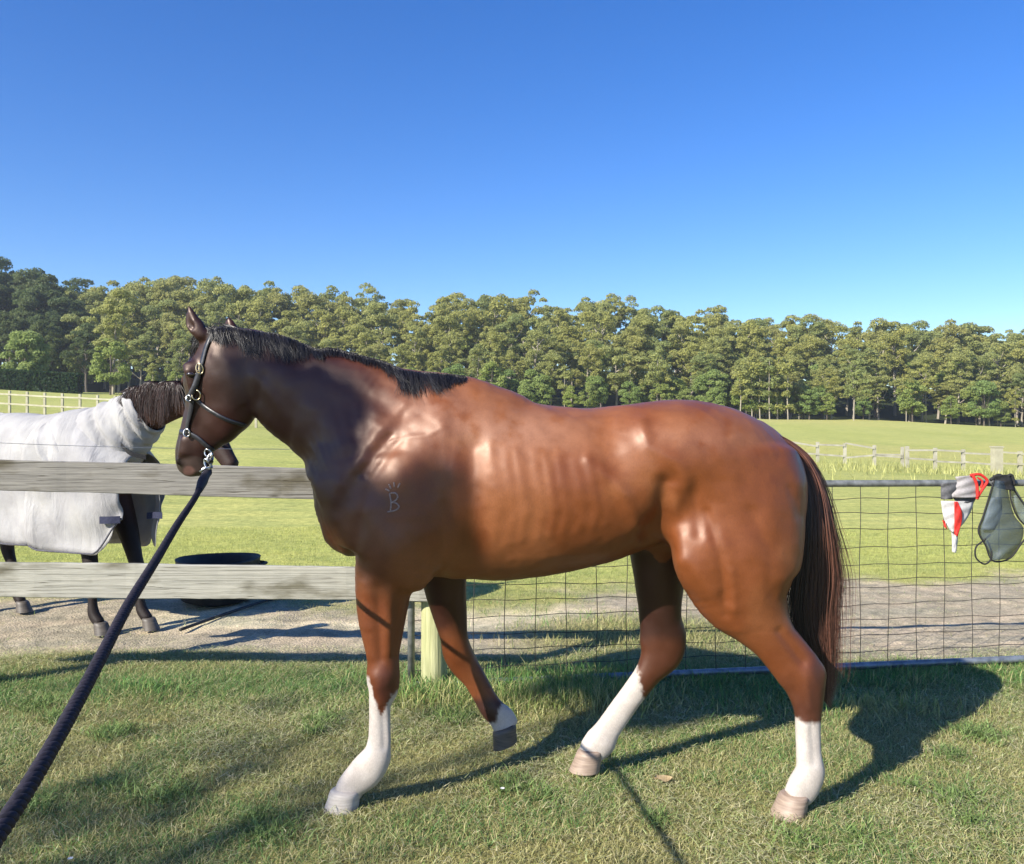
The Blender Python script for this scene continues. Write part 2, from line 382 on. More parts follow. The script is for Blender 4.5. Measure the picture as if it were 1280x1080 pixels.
for a in np.linspace(x0+.5, x1-.5, 30):
    mb.tube([(a-(x0+x1)/2, 0, float(terr(a, 104))-hz-.2), (a-(x0+x1)/2+.1, 0, float(terr(a, 104))-hz+1.9)], [.06, .03], 5)
mb.build('stem', M['dark_bark'], he)

# added unseen tree, its leaves laid along sun rays to shade neck and head
def inpoly(poly, x, y):
    c = False; n = len(poly)
    for i in range(n):
        (x1_, y1_), (x2_, y2_) = poly[i], poly[i-1]
        if (y1_ > y) != (y2_ > y) and x < (x2_-x1_)*(y-y1_)/(y2_-y1_)+x1_: c = not c
    return c
SH = np.array([-1.2, -1.1, 1.0]); r_ = np.random.default_rng(21); pts = []
poly = [(185, 370), (300, 390), (390, 436), (430, 490), (440, 550), (462, 612), (515, 628), (560, 600), (580, 590), (588, 650), (590, 715), (545, 745), (490, 735), (440, 690), (395, 640), (330, 620), (185, 620)]
while len(pts) < 1500:
    a, b = r_.uniform(180, 595), r_.uniform(365, 750)
    if inpoly(poly, a, b): pts.append(W(a, b, 3.28)+SH*r_.uniform(6.0, 7.4))
for q in range(12):
    c = np.array([-11.8, -6.8, 7.6])+r_.normal(0, .7, 3); pts += list(c+r_.normal(0, .5, (200, 3)))
P_ = np.array(pts); n = len(P_); u = r_.normal(size=(n, 3)); u /= np.linalg.norm(u, axis=1)[:, None]; v = np.cross(u, r_.normal(size=(n, 3))); v /= np.linalg.norm(v, axis=1)[:, None]
V = np.stack([P_-u*.085, P_-v*.05, P_+u*.085, P_+v*.05], 1).reshape(-1, 3); tb0 = np.array([-11.6, -6.8, 0.0])
st = empty('added_shade_tree', tb0); tag(st, 'unseen tree added behind the viewer to shade the bay neck and head', 'tree')
link('crown', np_mesh('crown', V-tb0, np.arange(len(V)).reshape(-1, 4)), M['dark_leaf'], st)
mb = MB(); mb.tube([(0, 0, -.2), (0, .05, 1.5), (.1, .1, 3.4), (.3, .2, 6), (.5, .4, 8.2)], [.24, .2, .17, .13, .04], 10)
mb.tube([(.2, .15, 5.6), (1.2, 1.2, 7.2), (2.3, 2.4, 8.3)], [.09, .06, .02], 7)
mb.build('trunk', M['dark_bark'], st, True)

# ------------------------------------------------------------------ far fences
def far_fence(pts, label, posth, rails, mpost, mrail, pw=.12, sag=0):
    """pts: list of px,py(base),Y"""
    P3 = [W(*p) for p in pts]
    for p in P3: p[2] = float(terr(p[0], p[1]))
    e = empty('post_and_rail_fence', P3[0]); tag(e, label, 'fence'); o0 = P3[0]
    for i, p in enumerate(P3):
        q = p-o0; MB().box((q[0], q[1], q[2]+posth/2-.1), (pw, pw, posth+.2)).build('post', mpost, e)
        if i:
            a = P3[i-1]-o0
            for rz in rails:
                A = Vector(a)+Vector((0, -pw/2-.02, rz+random.uniform(-sag, sag))); B = Vector(q)+Vector((0, -pw/2-.02, rz+random.uniform(-sag, sag)))
                d = B-A; L = d.length; rot = d.to_track_quat('X', 'Z').to_matrix()
                MB().box((A+B)/2, (L, .035, .085), rot).build('rail', mrail, e)
    return e
far_fence([(px, 0, 46-.008*px) for px in range(-120, 360, 22)], 'pale post and rail fence across the paddock behind the rugged horse', 1.25, (.55, 1.05), M['white_paint'], M['white_paint'], .11)
far_fence([(px, 0, 42.4) for px in (985, 1022, 1056, 1093, 1128)], 'broken leaning post and rail fence right of the tail', 1.0, (.8, .45), M['old_rail'], M['old_rail'], .13, .26)
far_fence([(px, 0, 41.6) for px in (1134, 1169, 1204, 1243)], 'grey two rail fence joining the broken fence to the thick white post', 1.05, (.45, .9), M['old_rail'], M['old_rail'], .14, .05)
far_fence([(px, 0, 40) for px in (1249, 1275, 1320, 1360)], 'white two rail fence running off the right edge beyond the masks', 1.1, (.5, 1.0), M['white_paint'], M['white_paint'], .16, .02)
p = W(1246, 0, 38); z = float(terr(p[0], 38)); e = empty('gate_post', (p[0], 38, z)); tag(e, 'thick white gate post standing where the two far right fences meet', 'post')
MB().box((0, 0, .55), (.36, .36, 1.3)).build('post_shaft', M['white_paint'], e); MB().box((0, 0, 1.22), (.42, .42, .06)).build('post_cap', M['white_paint'], e)

# ------------------------------------------------------------------ near fence with boards, post and wire
def plank(a, b, h, th, mat, parent, name='rail', seed=0):
    """plank from a to b (3D, mid height), slightly uneven"""
    a = Vector(a); b = Vector(b); r_ = np.random.default_rng(seed); n = 60; V = []; F = []
    d = (b-a).normalized(); nrm = Vector((-d.y, d.x, 0)).normalized(); up = Vector((0, 0, 1))
    w1 = np.cumsum(r_.normal(0, .0009, n+1)); w2 = np.cumsum(r_.normal(0, .0009, n+1)); w3 = np.cumsum(r_.normal(0, .0012, n+1))
    w1 -= np.linspace(0, w1[-1], n+1); w2 -= np.linspace(0, w2[-1], n+1); w3 -= np.linspace(0, w3[-1], n+1)
    prof = [(-1, -1), (-1, 1), (1, 1), (1, -1)]; bev = .006
    for i in range(n+1):
        c = a.lerp(b, i/n)+nrm*w3[i]-a
        for (sy, sz) in ((-1, -.96), (-.8, -1), (.8, -1), (1, -.96), (1, .96), (.8, 1), (-.8, 1), (-1, .96)):
            V.append(c+nrm*sy*th/2+up*(sz*h/2+(w1[i] if sz > 0 else w2[i])))
    for i in range(n):
        F += [(i*8+k, i*8+(k+1) % 8, (i+1)*8+(k+1) % 8, (i+1)*8+k) for k in range(8)]
    F += [tuple(range(7, -1, -1)), tuple(n*8+k for k in range(8))]
    me = bpy.data.meshes.new(name); me.from_pydata([tuple(v) for v in V], [], F); me.update()
    o = link(name, me, mat, parent); o.location = a-Vector(parent.location); return o
FY = 4.78
pb = W(541, 852, FY+.02); fx = pb[0]
fence = empty('board_fence', (fx, FY, 0)); tag(fence, 'weathered two board paddock fence with a round pale green post', 'fence')
for k, xx in enumerate((fx, fx-2.55)):
    mb = MB(); n = 24; V = []; F = []; rings = [(-.3, .074), (0, .074), (.3, .0735), (.6, .073), (.9, .0725), (1.2, .072), (1.31, .071), (1.325, .06)]
    for (z, r) in rings: V += [(xx-fx+math.cos(a)*r*(1+.02*math.sin(3*a+z)), .095+math.sin(a)*r, z) for a in [2*math.pi*q/n for q in range(n)]]
    for i in range(len(rings)-1): F += [(i*n+q, i*n+(q+1) % n, (i+1)*n+(q+1) % n, (i+1)*n+q) for q in range(n)]
    F.append(tuple((len(rings)-1)*n+q for q in range(n))); mb.add(V, F).build('post', M['post'], fence, True)
aL = W(-150, 589, FY); aR = W(552, 609, FY); plank(aL, aR, .168, .034, M['board'], fence, seed=3)
bL = W(-150, 722, FY); bR = W(536, 731, FY); plank(bL, bR, .182, .034, M['board_pale'], fence, seed=9)
mb = MB(); w0 = W(-150, 546.5, FY); w1 = W(545, 560, FY)
mb.tube([w0+(w1-w0)*t-np.array([fx, FY, .03*math.sin(math.pi*t)]) for t in np.linspace(0, 1, 12)], .0016, 6); mb.build('wire', M['steel'], fence)
for (bx, by) in ((541, 604), (541, 614), (532, 722), (532, 740)):
    p = W(bx, by, FY-.019)-np.array([fx, FY, 0]); MB().tube([p, p+np.array([0, -.004, 0])], .006, 10).build('nail_head', M['gate_pipe'], fence)

# ------------------------------------------------------------------ gate
gA = np.array([(514-640)/FPX*4.85, 4.85]); gB = np.array([(1420-640)/FPX*5.30, 5.30])
gdir = gB-gA; glen = float(np.linalg.norm(gdir)); gate = empty('mesh_gate', (gA[0], gA[1], 0), math.atan2(gdir[1], gdir[0]))
tag(gate, 'long galvanised pipe gate filled with square wire mesh behind the bay horse', 'gate')
ZB, ZT = .012, 1.135
def gz(x, z): return z+.012*x*(1 if z < .5 else -.35)
MB().tube([(t*glen, 0, gz(t*glen, ZT)) for t in np.linspace(0, 1, 12)], .0205, 14).build('top_rail', M['gate_pipe'], gate, True)
MB().tube([(t*glen, 0, gz(t*glen, ZB)) for t in np.linspace(0, 1, 12)], .0205, 14).build('bottom_rail', M['pipe_blue'], gate, True)
MB().tube([(0, 0, ZB), (0, 0, ZT)], .0205, 12).build('stile', M['gate_pipe'], gate, True)
MB().tube([(glen, 0, ZB), (glen, 0, gz(glen, ZT))], .0205, 12).build('stile', M['gate_pipe'], gate, True)
hs = [.10, .19, .28, .375, .47, .565, .66, .76, .86, .955, 1.045]; vx = np.arange(.176, glen, .176)
for z in hs:
    ph = random.random()*6
    pts = [(x, .0, gz(x, z)+.004*math.sin(x*17+ph)+.006*math.sin(x*2.3+ph)) for x in np.linspace(0, glen, 90)]
    MB().tube(pts, .0022, 6).build('horizontal_wire', M['wire'], gate)
for x in vx:
    ph = random.random()*6
    pts = [(x+.004*math.sin(z*9+ph), -.004, z) for z in np.linspace(gz(x, ZB), gz(x, ZT), 14)]
    MB().tube(pts, .0022, 6).build('vertical_wire', M['wire'], gate)
def gate_pt(px, py, off=0.0):
    """point on the gate plane in direction px,py (off: towards the viewer)"""
    d = np.array([(px-640)/FPX, 1.0]); A = np.array([d, -gdir]).T
    t, s = np.linalg.solve(A, gA); p = d*(t-off); return np.array([p[0], p[1], CAM_H-(py-HOR)/FPX*(t-off)])

HZ = MN('air'); HZ.t.nodes.clear(); ho_ = HZ.n('OutputMaterial'); pv = HZ.n('VolumePrincipled'); pv.inputs['Density'].default_value = .0004; pv.inputs['Color'].default_value = (.86, .93, 1, 1); pv.inputs['Anisotropy'].default_value = .2
HZ.l(pv.outputs[0], ho_.inputs['Volume'])
tag(MB().box((0, 250, 20), (1000, 900, 60)).build('haze', HZ.m), 'thin pale haze in the air over the paddock and forest', 'haze', kind='stuff')

# ------------------------------------------------------------------ signed field modelling for the animals
class Field:
    def __init__(s, lo, hi, h):
        s.lo = np.array(lo, float); s.h = h; s.n = np.ceil((np.array(hi)-s.lo)/h).astype(int)+1
        s.f = np.full(s.n, 1.0, np.float32)
    def region(s, lo, hi, par=None):
        a = np.maximum(np.floor((np.array(lo)-s.lo)/s.h).astype(int), 0); b = np.minimum(np.ceil((np.array(hi)-s.lo)/s.h).astype(int)+1, s.n)
        if par is not None: a = np.maximum(a, [q.start for q in par]); b = np.minimum(b, [q.stop for q in par])
        b = np.maximum(b, a)
        sl = tuple(slice(i, j) for i, j in zip(a, b))
        g = [((s.lo[i]+np.arange(a[i], b[i])*s.h)).astype(np.float32) for i in range(3)]
        return sl, g[0][:, None, None], g[1][None, :, None], g[2][None, None, :]
    def blend(s, sl, d, k):
        f = s.f[sl]; hh = np.maximum(k-np.abs(f-d), 0)/k; s.f[sl] = np.minimum(f, d)-hh*hh*k*.25
    def carve(s, sl, d, k):
        f = s.f[sl]; d = -d; hh = np.maximum(k-np.abs(f-d), 0)/k; s.f[sl] = np.maximum(f, d)+hh*hh*k*.25
    def tube(s, P, k=.03, L=(0, -1, 0), n=5, cap=.5, carve=False):
        """P rows: x,y,z,ra(in plane),rb(along L)"""
        S = crom(P, n) if n > 1 else np.asarray(P, float); S[:, 3:] = np.maximum(S[:, 3:], .004); L = np.array(L, float); L /= np.linalg.norm(L)
        mr = S[:, 3:].max(1)+k+2*s.h
        sl, gx_, gy_, gz_ = s.region((S[:, :3]-mr[:, None]).min(0), (S[:, :3]+mr[:, None]).max(0))
        shp = np.broadcast_shapes(gx_.shape, gy_.shape, gz_.shape)
        if 0 in shp: return
        best = np.full(shp, 1e9, np.float32); r2 = np.zeros(shp, np.float32); l2 = r2.copy(); RA = r2+1; RB = r2+1
        base = [a.start for a in sl]
        for i in range(len(S)-1):
            A, B = S[i], S[i+1]; mrr = max(A[3], A[4], B[3], B[4])+k+2*s.h
            sub, x, y, z = s.region(np.minimum(A[:3], B[:3])-mrr, np.maximum(A[:3], B[:3])+mrr, sl)
            loc = tuple(slice(q.start-b, q.stop-b) for q, b in zip(sub, base))
            if any(q.stop <= q.start or q.start < 0 for q in loc): continue
            d = (B-A)[:3]; dd = d@d
            if dd < 1e-10: continue
            x = x-A[0]; y = y-A[1]; z = z-A[2]
            traw = (x*d[0]+y*d[1]+z*d[2])/dd; t = np.clip(traw, 0, 1)
            qx = x-t*d[0]; qy = y-t*d[1]; qz = z-t*d[2]
            D2 = qx*qx+qy*qy+qz*qz; l = qx*L[0]+qy*L[1]+qz*L[2]
            ra = A[3]+(B[3]-A[3])*t; rb = A[4]+(B[4]-A[4])*t
            rr = np.maximum(D2-l*l, 0)
            ex = (traw-t)**2*dd
            if i == 0 or i == len(S)-2: rr = rr+ex*(1/(cap*cap)-1)
            bs = best[loc]; mk = D2 < bs
            bs[mk] = D2[mk]; r2[loc][mk] = rr[mk]; l2[loc][mk] = (l*l)[mk]; RA[loc][mk] = ra[mk]; RB[loc][mk] = rb[mk]
        kk = np.sqrt(r2/RA**2+l2/RB**2)+1e-6; gg = np.sqrt(r2/RA**4+l2/RB**4)+1e-6
        dist = np.where(best < 1e8, kk*(kk-1)/gg, 1.0).astype(np.float32)
        (s.carve if carve else s.blend)(sl, dist, k)
    def ball(s, c, r, k=.03, carve=False, ax=None):
        c = np.array(c, float); r = np.array(r if hasattr(r, '__len__') else (r, r, r), float); mr = r.max()+k+2*s.h
        sl, x, y, z = s.region(c-mr, c+mr); q = [x-c[0], y-c[1], z-c[2]]
        if ax is not None: q = [q[0]*a[0]+q[1]*a[1]+q[2]*a[2] for a in ax]
        k1 = np.sqrt(sum((q[i]/r[i])**2 for i in range(3)))+1e-6; k2 = np.sqrt(sum((q[i]/r[i]**2)**2 for i in range(3)))+1e-6
        (s.carve if carve else s.blend)(sl, (k1*(k1-1)/k2).astype(np.float32), k)
    def mesh(s):
        f = s.f; ins = f < 0; n = s.n
        c = np.zeros(n-1, np.int8)
        for dx in (0, 1):
            for dy in (0, 1):
                for dz in (0, 1): c += ins[dx:n[0]-1+dx, dy:n[1]-1+dy, dz:n[2]-1+dz]
        act = np.argwhere((c > 0) & (c < 8)); ids = np.full(n-1, -1, np.int32); ids[tuple(act.T)] = np.arange(len(act))
        corner = {}
        for dx in (0, 1):
            for dy in (0, 1):
                for dz in (0, 1): corner[dx, dy, dz] = f[act[:, 0]+dx, act[:, 1]+dy, act[:, 2]+dz]
        acc = np.zeros((len(act), 3)); cnt = np.zeros(len(act))
        for a in corner:
            for ax in range(3):
                if a[ax]: continue
                b = list(a); b[ax] = 1; b = tuple(b); fa, fb = corner[a], corner[b]; mk = (fa < 0) != (fb < 0)
                t = np.where(mk, fa/np.where(mk, fa-fb, 1), 0); p = np.tile(np.array(a, float), (len(act), 1)); p[:, ax] += t
                acc[mk] += p[mk]; cnt[mk] += 1
        V = s.lo+(act+acc/cnt[:, None])*s.h; Fs = []
        for ax in range(3):
            sa = [slice(None)]*3; sb = [slice(None)]*3; sa[ax] = slice(0, -1); sb[ax] = slice(1, None)
            e = np.argwhere(ins[tuple(sa)] != ins[tuple(sb)]); o1, o2 = [(1, 2), (2, 0), (0, 1)][ax]
            e = e[(e[:, o1] > 0) & (e[:, o2] > 0) & (e[:, o1] < n[o1]-1) & (e[:, o2] < n[o2]-1)]
            def cell(d1, d2):
                q = e.copy(); q[:, o1] -= d1; q[:, o2] -= d2; return ids[tuple(q.T)]
            q = np.stack([cell(1, 1), cell(0, 1), cell(0, 0), cell(1, 0)], 1); pos = ins[tuple(e.T)]
            q[~pos] = q[~pos][:, ::-1]; Fs.append(q)
        return V, np.concatenate(Fs)
    def sample(s, P):
        q = (P-s.lo)/s.h; i = np.clip(np.floor(q).astype(int), 0, s.n-2); t = q-i; f = s.f; o = 0
        for dx in (0, 1):
            for dy in (0, 1):
                for dz in (0, 1):
                    w = (t[..., 0] if dx else 1-t[..., 0])*(t[..., 1] if dy else 1-t[..., 1])*(t[..., 2] if dz else 1-t[..., 2])
                    o = o+w*f[i[..., 0]+dx, i[..., 1]+dy, i[..., 2]+dz]
        return o
    def grad(s, P):
        e = s.h; g = np.stack([s.sample(P+np.eye(3)[a]*e)-s.sample(P-np.eye(3)[a]*e) for a in range(3)], -1)
        return g/(np.linalg.norm(g, axis=-1, keepdims=True)+1e-9)
def neigh_normals(V, F):
    n = np.zeros_like(V); a, b, c, d = V[F[:, 0]], V[F[:, 1]], V[F[:, 2]], V[F[:, 3]]; fn = np.cross(c-a, d-b)
    for i in range(4): 
        for k in range(3): n[:, k] += np.bincount(F[:, i], fn[:, k], len(V))
    return n/(np.linalg.norm(n, axis=1)[:, None]+1e-12)
def relax(V, F, it=2, w=.5):
    for _ in range(it):
        acc = np.zeros_like(V); cnt = np.zeros(len(V))
        for i in range(4):
            for j in ((i+1) % 4, (i-1) % 4):
                for k in range(3): acc[:, k] += np.bincount(F[:, i], V[F[:, j], k], len(V))
                cnt += np.bincount(F[:, i], minlength=len(V))
        V = V*(1-w)+w*acc/np.maximum(cnt, 1)[:, None]
    return V

# ------------------------------------------------------------------ the bay horse
Y0 = 3.5
def sec(a, b, Yc, hw, L=(0, -1, 0)):
    """section between two outline points a,b seen from the front"""
    A = W(a[0], a[1], Yc); B = W(b[0], b[1], Yc); c = (A+B)/2; w = np.linalg.norm(A-B)/2
    s_ = abs(L[0]); cth = math.sqrt(1-s_*s_); horiz = abs(B[0]-A[0])/(2*w+1e-9)
    w2 = math.sqrt(max(w*w-(hw*s_*horiz)**2, (w*.6)**2))/(cth*horiz+(1-horiz))
    return [*c, w2, hw]
bay = Field((-1.55, 2.98, -.02), (1.42, 4.12, 1.98), .0085)
T = []
for px, t, b, hw in [(411, 628, 655, .05), (418, 606, 676, .10), (430, 568, 694, .15), (450, 530, 708, .195), (480, 500, 715, .225), (520, 488, 720, .245), (565, 474, 724, .262), (600, 484, 725, .28), (640, 497, 725, .292), (690, 506, 717, .30),
                     (740, 509, 704, .298), (790, 507, 686, .288), (840, 507, 672, .28), (880, 513, 690, .275), (920, 526, 700, .258), (952, 541, 700, .225), (978, 562, 692, .175), (994, 590, 672, .115), (1001, 615, 650, .06)]:
    T.append(sec((px, t), (px, b), Y0, hw))
bay.tube(T, .02, cap=.1, n=4)
# withers ridge and croup
bay.tube([[*W(500, 500, Y0), .06, .05], [*W(545, 497, Y0), .085, .06], [*W(590, 506, Y0), .075, .07], [*W(640, 525, Y0), .08, .09]], .08)
bay.ball(W(855, 560, 3.42), (.30, .2, .15), .12); bay.ball(W(855, 560, 3.6), (.30, .2, .15), .12)
# neck
N_ = [((584, 516), (430, 670), 3.5, .19), ((552, 490), (412, 622), 3.5, .17), ((514, 471), (393, 590), 3.51, .145), ((477, 459), (371, 571), 3.52, .125), ((438, 445), (353, 556), 3.54, .108), ((400, 435), (340, 542), 3.55, .095), ((362, 420), (318, 508), 3.57, .088), ((325, 412), (300, 470), 3.6, .08), ((290, 409), (280, 450), 3.61, .07)]
bay.tube([sec(*q) for q in N_], .09, cap=.4)
bay.ball(W(446, 632, 3.48), (.135, .17, .2), .12)
bay.ball(W(430, 600, 3.5), (.1, .13, .12), .1)
# head
LH = np.array([-.40, -.9165, 0.0])
Hd = [((250, 413), (300, 418), 3.60, .062), ((238, 430), (316, 450), 3.61, .088), ((229, 455), (325, 488), 3.62, .10), ((226, 480), (324, 514), 3.63, .094), ((225, 503), (306, 536), 3.64, .078), ((224, 524), (286, 549), 3.65, .062), ((221, 545), (270, 562), 3.66, .054), ((218, 563), (265, 574), 3.67, .054), ((220, 580), (262, 588), 3.675, .048), ((230, 590), (254, 594), 3.68, .036)]
bay.tube([sec(*q, L=LH) for q in Hd], .03, L=LH, cap=.3)
Hc = lambda px, py, y: W(px, py, y)
bay.ball(Hc(296, 506, 3.575), (.062, .035, .075), .05)                       # jaw muscle
bay.tube([[*Hc(236, 462, 3.54), .02, .02], [*Hc(243, 500, 3.57), .016, .02], [*Hc(240, 540, 3.61), .012, .012]], .04)  # face crest
bay.ball(Hc(238, 457, 3.555), (.032, .02, .016), .03)                        # brow
bay.ball(Hc(224, 576, 3.625), (.016, .016, .02), .02)           # nostril rim
bay.ball(Hc(223, 577, 3.605), (.010, .014, .015), .012, carve=True)
bay.tube([[*Hc(232, 548, 3.61), .016, .012], [*Hc(231, 566, 3.615), .018, .012]], .04)
bay.tube([[*Hc(224, 592, 3.62), .004, .02], [*Hc(250, 584, 3.60), .004, .02]], .012, carve=True)
bay.ball(Hc(256, 588, 3.66), (.03, .03, .022), .03)                          # chin
# ears
for (b0, m0, t0, y) in (((252, 418), (241, 401), (236.5, 383), 3.55), ((287, 416), (287, 407), (286, 396.5), 3.70)):
    A, Bm, Tp = W(*b0, y), W(*m0, y), W(*t0, y)
    bay.tube([[*A, .03, .022], [*((A+Bm)/2), .036, .022], [*Bm, .033, .018], [*((Bm+Tp)/2), .021, .012], [*Tp, .006, .005]], .02, cap=.8)
    o = np.array([-.016, -.016, 0])
    bay.tube([[*((A+Bm)/2+o), .012, .012], [*(Bm+o), .013, .012], [*((Bm+Tp)/2+o*.7), .007, .008]], .008, cap=.8, carve=True)
# legs: lists of (front edge, back edge, distance, half width)
near_fore = [((424, 590), (560, 580), 3.40, .12), ((424, 650), (566, 650), 3.36, .135), ((436, 695), (550, 700), 3.345, .125), ((443, 725), (518, 732), 3.34, .092), ((446, 758), (509, 765), 3.34, .075), ((452, 790), (504, 795), 3.335, .062), ((459, 820), (499, 822), 3.33, .052), ((458, 843), (500, 845), 3.33, .052), ((460, 862), (498, 862), 3.33, .048), ((461, 880), (489, 880), 3.33, .036), ((461, 905), (487, 905), 3.33, .032), ((459, 928), (488, 928), 3.33, .033), ((451, 946), (489, 947), 3.33, .041), ((436, 960), (478, 970), 3.33, .037), ((423, 975), (457, 987), 3.335, .037), ((418, 986), (451, 998), 3.335, .037)]
far_fore = [((500, 660), (590, 660), 3.68, .10), ((520, 700), (586, 705), 3.72, .09), ((531, 735), (583, 740), 3.74, .075), ((541, 768), (584, 770), 3.76, .062), ((550, 796), (585, 797), 3.77, .052), ((553, 816), (590, 812), 3.78, .052), ((562, 834), (597, 825), 3.79, .047), ((580, 855), (607, 843), 3.79, .036), ((593, 877), (618, 864), 3.79, .032), ((602, 893), (629, 880), 3.79, .038), ((612, 903), (643, 893), 3.79, .037), ((616, 911), (649, 905), 3.79, .042)]
near_hind = [((840, 560), (990, 600), 3.40, .15), ((843, 610), (1003, 640), 3.375, .155), ((845, 660), (1003, 690), 3.35, .15), ((857, 712), (997, 735), 3.33, .135), ((882, 742), (991, 765), 3.32, .11), ((912, 768), (989, 785), 3.31, .085), ((937, 797), (997, 800), 3.30, .066), ((956, 824), (1014, 818), 3.295, .054), ((973, 850), (1030, 838), 3.29, .05), ((986, 873), (1030, 862), 3.29, .046), ((993, 893), (1027, 888), 3.29, .040), ((994, 915), (1024, 914), 3.285, .034), ((995, 942), (1025, 942), 3.28, .033), ((994, 962), (1031, 966), 3.28, .041), ((984, 979), (1024, 988), 3.275, .037), ((979, 990), (1013, 1002), 3.275, .036)]
far_hind = [((775, 600), (870, 600), 3.62, .15), ((782, 660), (864, 660), 3.65, .125), ((791, 710), (857, 712), 3.66, .10), ((796, 745), (853, 748), 3.665, .08), ((799, 775), (852, 772), 3.67, .062), ((800, 800), (857, 790), 3.67, .052), ((799, 820), (853, 814), 3.67, .048), ((795, 834), (828, 846), 3.67, .042), ((781, 855), (807, 872), 3.67, .034), ((762, 881), (789, 897), 3.665, .032), ((746, 903), (774, 920), 3.66, .034), ((734, 916), (768, 936), 3.655, .042), ((727, 926), (759, 945), 3.65, .037), ((723, 935), (751, 951), 3.65, .036)]
for Lg in (near_fore, far_fore, near_hind, far_hind):
    bay.tube([sec(*q) for q in Lg], .06, cap=.25)
bay.ball(W(872, 695, 3.285), (.075, .06, .11), .1)      # stifle
bay.tube([[*W(497, 700, 3.31), .03, .03], [*W(520, 725, 3.33), .045, .03]], .05)     # elbow
for a in ((478, 848, 3.295), (1022, 842, 3.29)): bay.ball(W(*a), (.028, .02, .035), .025)
bay.tube([[*W(484, 880, 3.33), .009, .016], [*W(485, 930, 3.33), .010, .017]], .012)      # tendon
bay.tube([[*W(1021, 890, 3.285), .009, .017], [*W(1023, 950, 3.28), .010, .018]], .012)
bay.tube([[*W(946, 540, 3.5), .04, .045], [*W(965, 552, 3.5), .035, .04], [*W(985, 575, 3.5), .028, .032], [*W(1000, 610, 3.5), .02, .02]], .03)   # dock
bv, bf = bay.mesh(); bv = relax(bv, bf, 2, .5); bn = neigh_normals(bv, bf)
PX = 640+bv[:, 0]/bv[:, 1]*FPX; PY = HOR+(CAM_H-bv[:, 2])/bv[:, 1]*FPX
near = np.clip((-bn[:, 1]-.05)/.5, 0, 1)*(bv[:, 1] < 3.52)
def pdist(pts, px=None, py=None):
    px = PX if px is None else px; py = PY if py is None else py
    d = np.full(len(px), 1e9)
    for (ax_, ay), (bx, by) in zip(pts[:-1], pts[1:]):
        vx_, vy_ = bx-ax_, by-ay; t = np.clip(((px-ax_)*vx_+(py-ay)*vy_)/(vx_*vx_+vy_*vy_+1e-9), 0, 1)
        d = np.minimum(d, np.hypot(px-ax_-t*vx_, py-ay-t*vy_))
    return d
feat = [  # outline on the near side, soft width in px at this distance, height in mm
    ([(500, 605), (530, 660)], 34, 20), ([(470, 640), (488, 690)], 20, 9), ([(545, 530), (505, 590)], 20, 7), ([(590, 560), (587, 620), (592, 700)], 17, -19), ([(570, 590), (574, 650), (560, 700)], 11, 9),
    ([(520, 500), (470, 560), (425, 640)], 10, -4.5), ([(505, 505), (445, 585)], 6, 6), ([(475, 535), (428, 605)], 7, 6), ([(487, 545), (455, 592)], 4, -6), ([(500, 548), (464, 600), (452, 645)], 5, -5),
    ([(478, 560), (462, 588)], 4, 4), ([(540, 490), (556, 540)], 12, 6), ([(520, 470), (548, 480), (560, 500)], 10, 5), ([(430, 560), (414, 640)], 9, 6), ([(418, 655), (442, 698)], 8, 6), ([(452, 655), (440, 700)], 6, -6),
    ([(350, 470), (440, 560)], 16, 6), ([(330, 500), (400, 590)], 9, -6), ([(340, 440), (430, 490), (500, 520)], 10, -6), ([(360, 455), (470, 515)], 8, 5), ([(320, 470), (345, 510), (380, 560)], 8, 5),
    ([(802, 530), (812, 558), (846, 578), (862, 602)], 7, 7), ([(800, 528), (804, 542)], 9, 5), ([(760, 530), (770, 580)], 18, -8), ([(735, 575), (766, 599), (784, 622), (797, 655)], 7, 7), ([(750, 610), (775, 650)], 9, -4),
    ([(834, 606), (829, 640), (812, 668)], 13, -24), ([(845, 612), (845, 650), (852, 700)], 9, 8), ([(868, 605), (873, 668)], 7, -8), ([(884, 640), (900, 694), (909, 750)], 5, -7), ([(893, 640), (910, 700)], 8, 4), ([(858, 700), (888, 738)], 9, 7),
    ([(905, 600), (930, 690)], 26, 7), ([(876, 545), (900, 600)], 12, -4), ([(962, 620), (965, 720)], 18, 4), ([(988, 612), (1000, 645)], 5, -3), ([(984, 580), (998, 605)], 8, 5), ([(914, 715), (918, 762)], 5, 6), ([(903, 745), (908, 768)], 4, -6),
    ([(940, 640), (962, 690), (965, 745)], 6, -4), ([(925, 790), (985, 850)], 8, 5), ([(975, 790), (1004, 828)], 5, -9), ([(990, 850), (1000, 885)], 4, -4), ([(1008, 846), (1012, 885)], 4, 4), ([(965, 862), (990, 882)], 7, 4), ([(1012, 835), (1024, 860)], 5, 4),
    ([(457, 730), (462, 820)], 6, 6), ([(472, 735), (476, 825)], 4, -6), ([(486, 740), (486, 815)], 5, 5), ([(497, 745), (492, 820)], 4, -4), ([(466, 846), (474, 858)], 6, 3), ([(486, 885), (488, 935)], 2.5, 2), ([(478, 885), (480, 935)], 2.5, -4),
    ([(1015, 905), (1018, 955)], 3, -5), ([(1006, 905), (1007, 950)], 3, 2), ([(250, 470), (262, 520)], 7, -4), ([(290, 470), (310, 520)], 12, 4), ([(330, 470), (310, 530)], 5, -5), ([(236, 500), (228, 560)], 5, -3), ([(262, 440), (285, 455)], 6, 3),
    ([(640, 520), (720, 530)], 12, 2), ([(600, 505), (700, 512), (790, 512)], 6, -2)]
disp = np.zeros(len(bv)); feat = [(p_, s_*1.15+.8, a*.95) if s_ < 12 else (p_, s_, a) for p_, s_, a in feat]
for pts, s_, a in feat: disp += a*.001*np.exp(-(pdist(pts)/s_)**2)*near
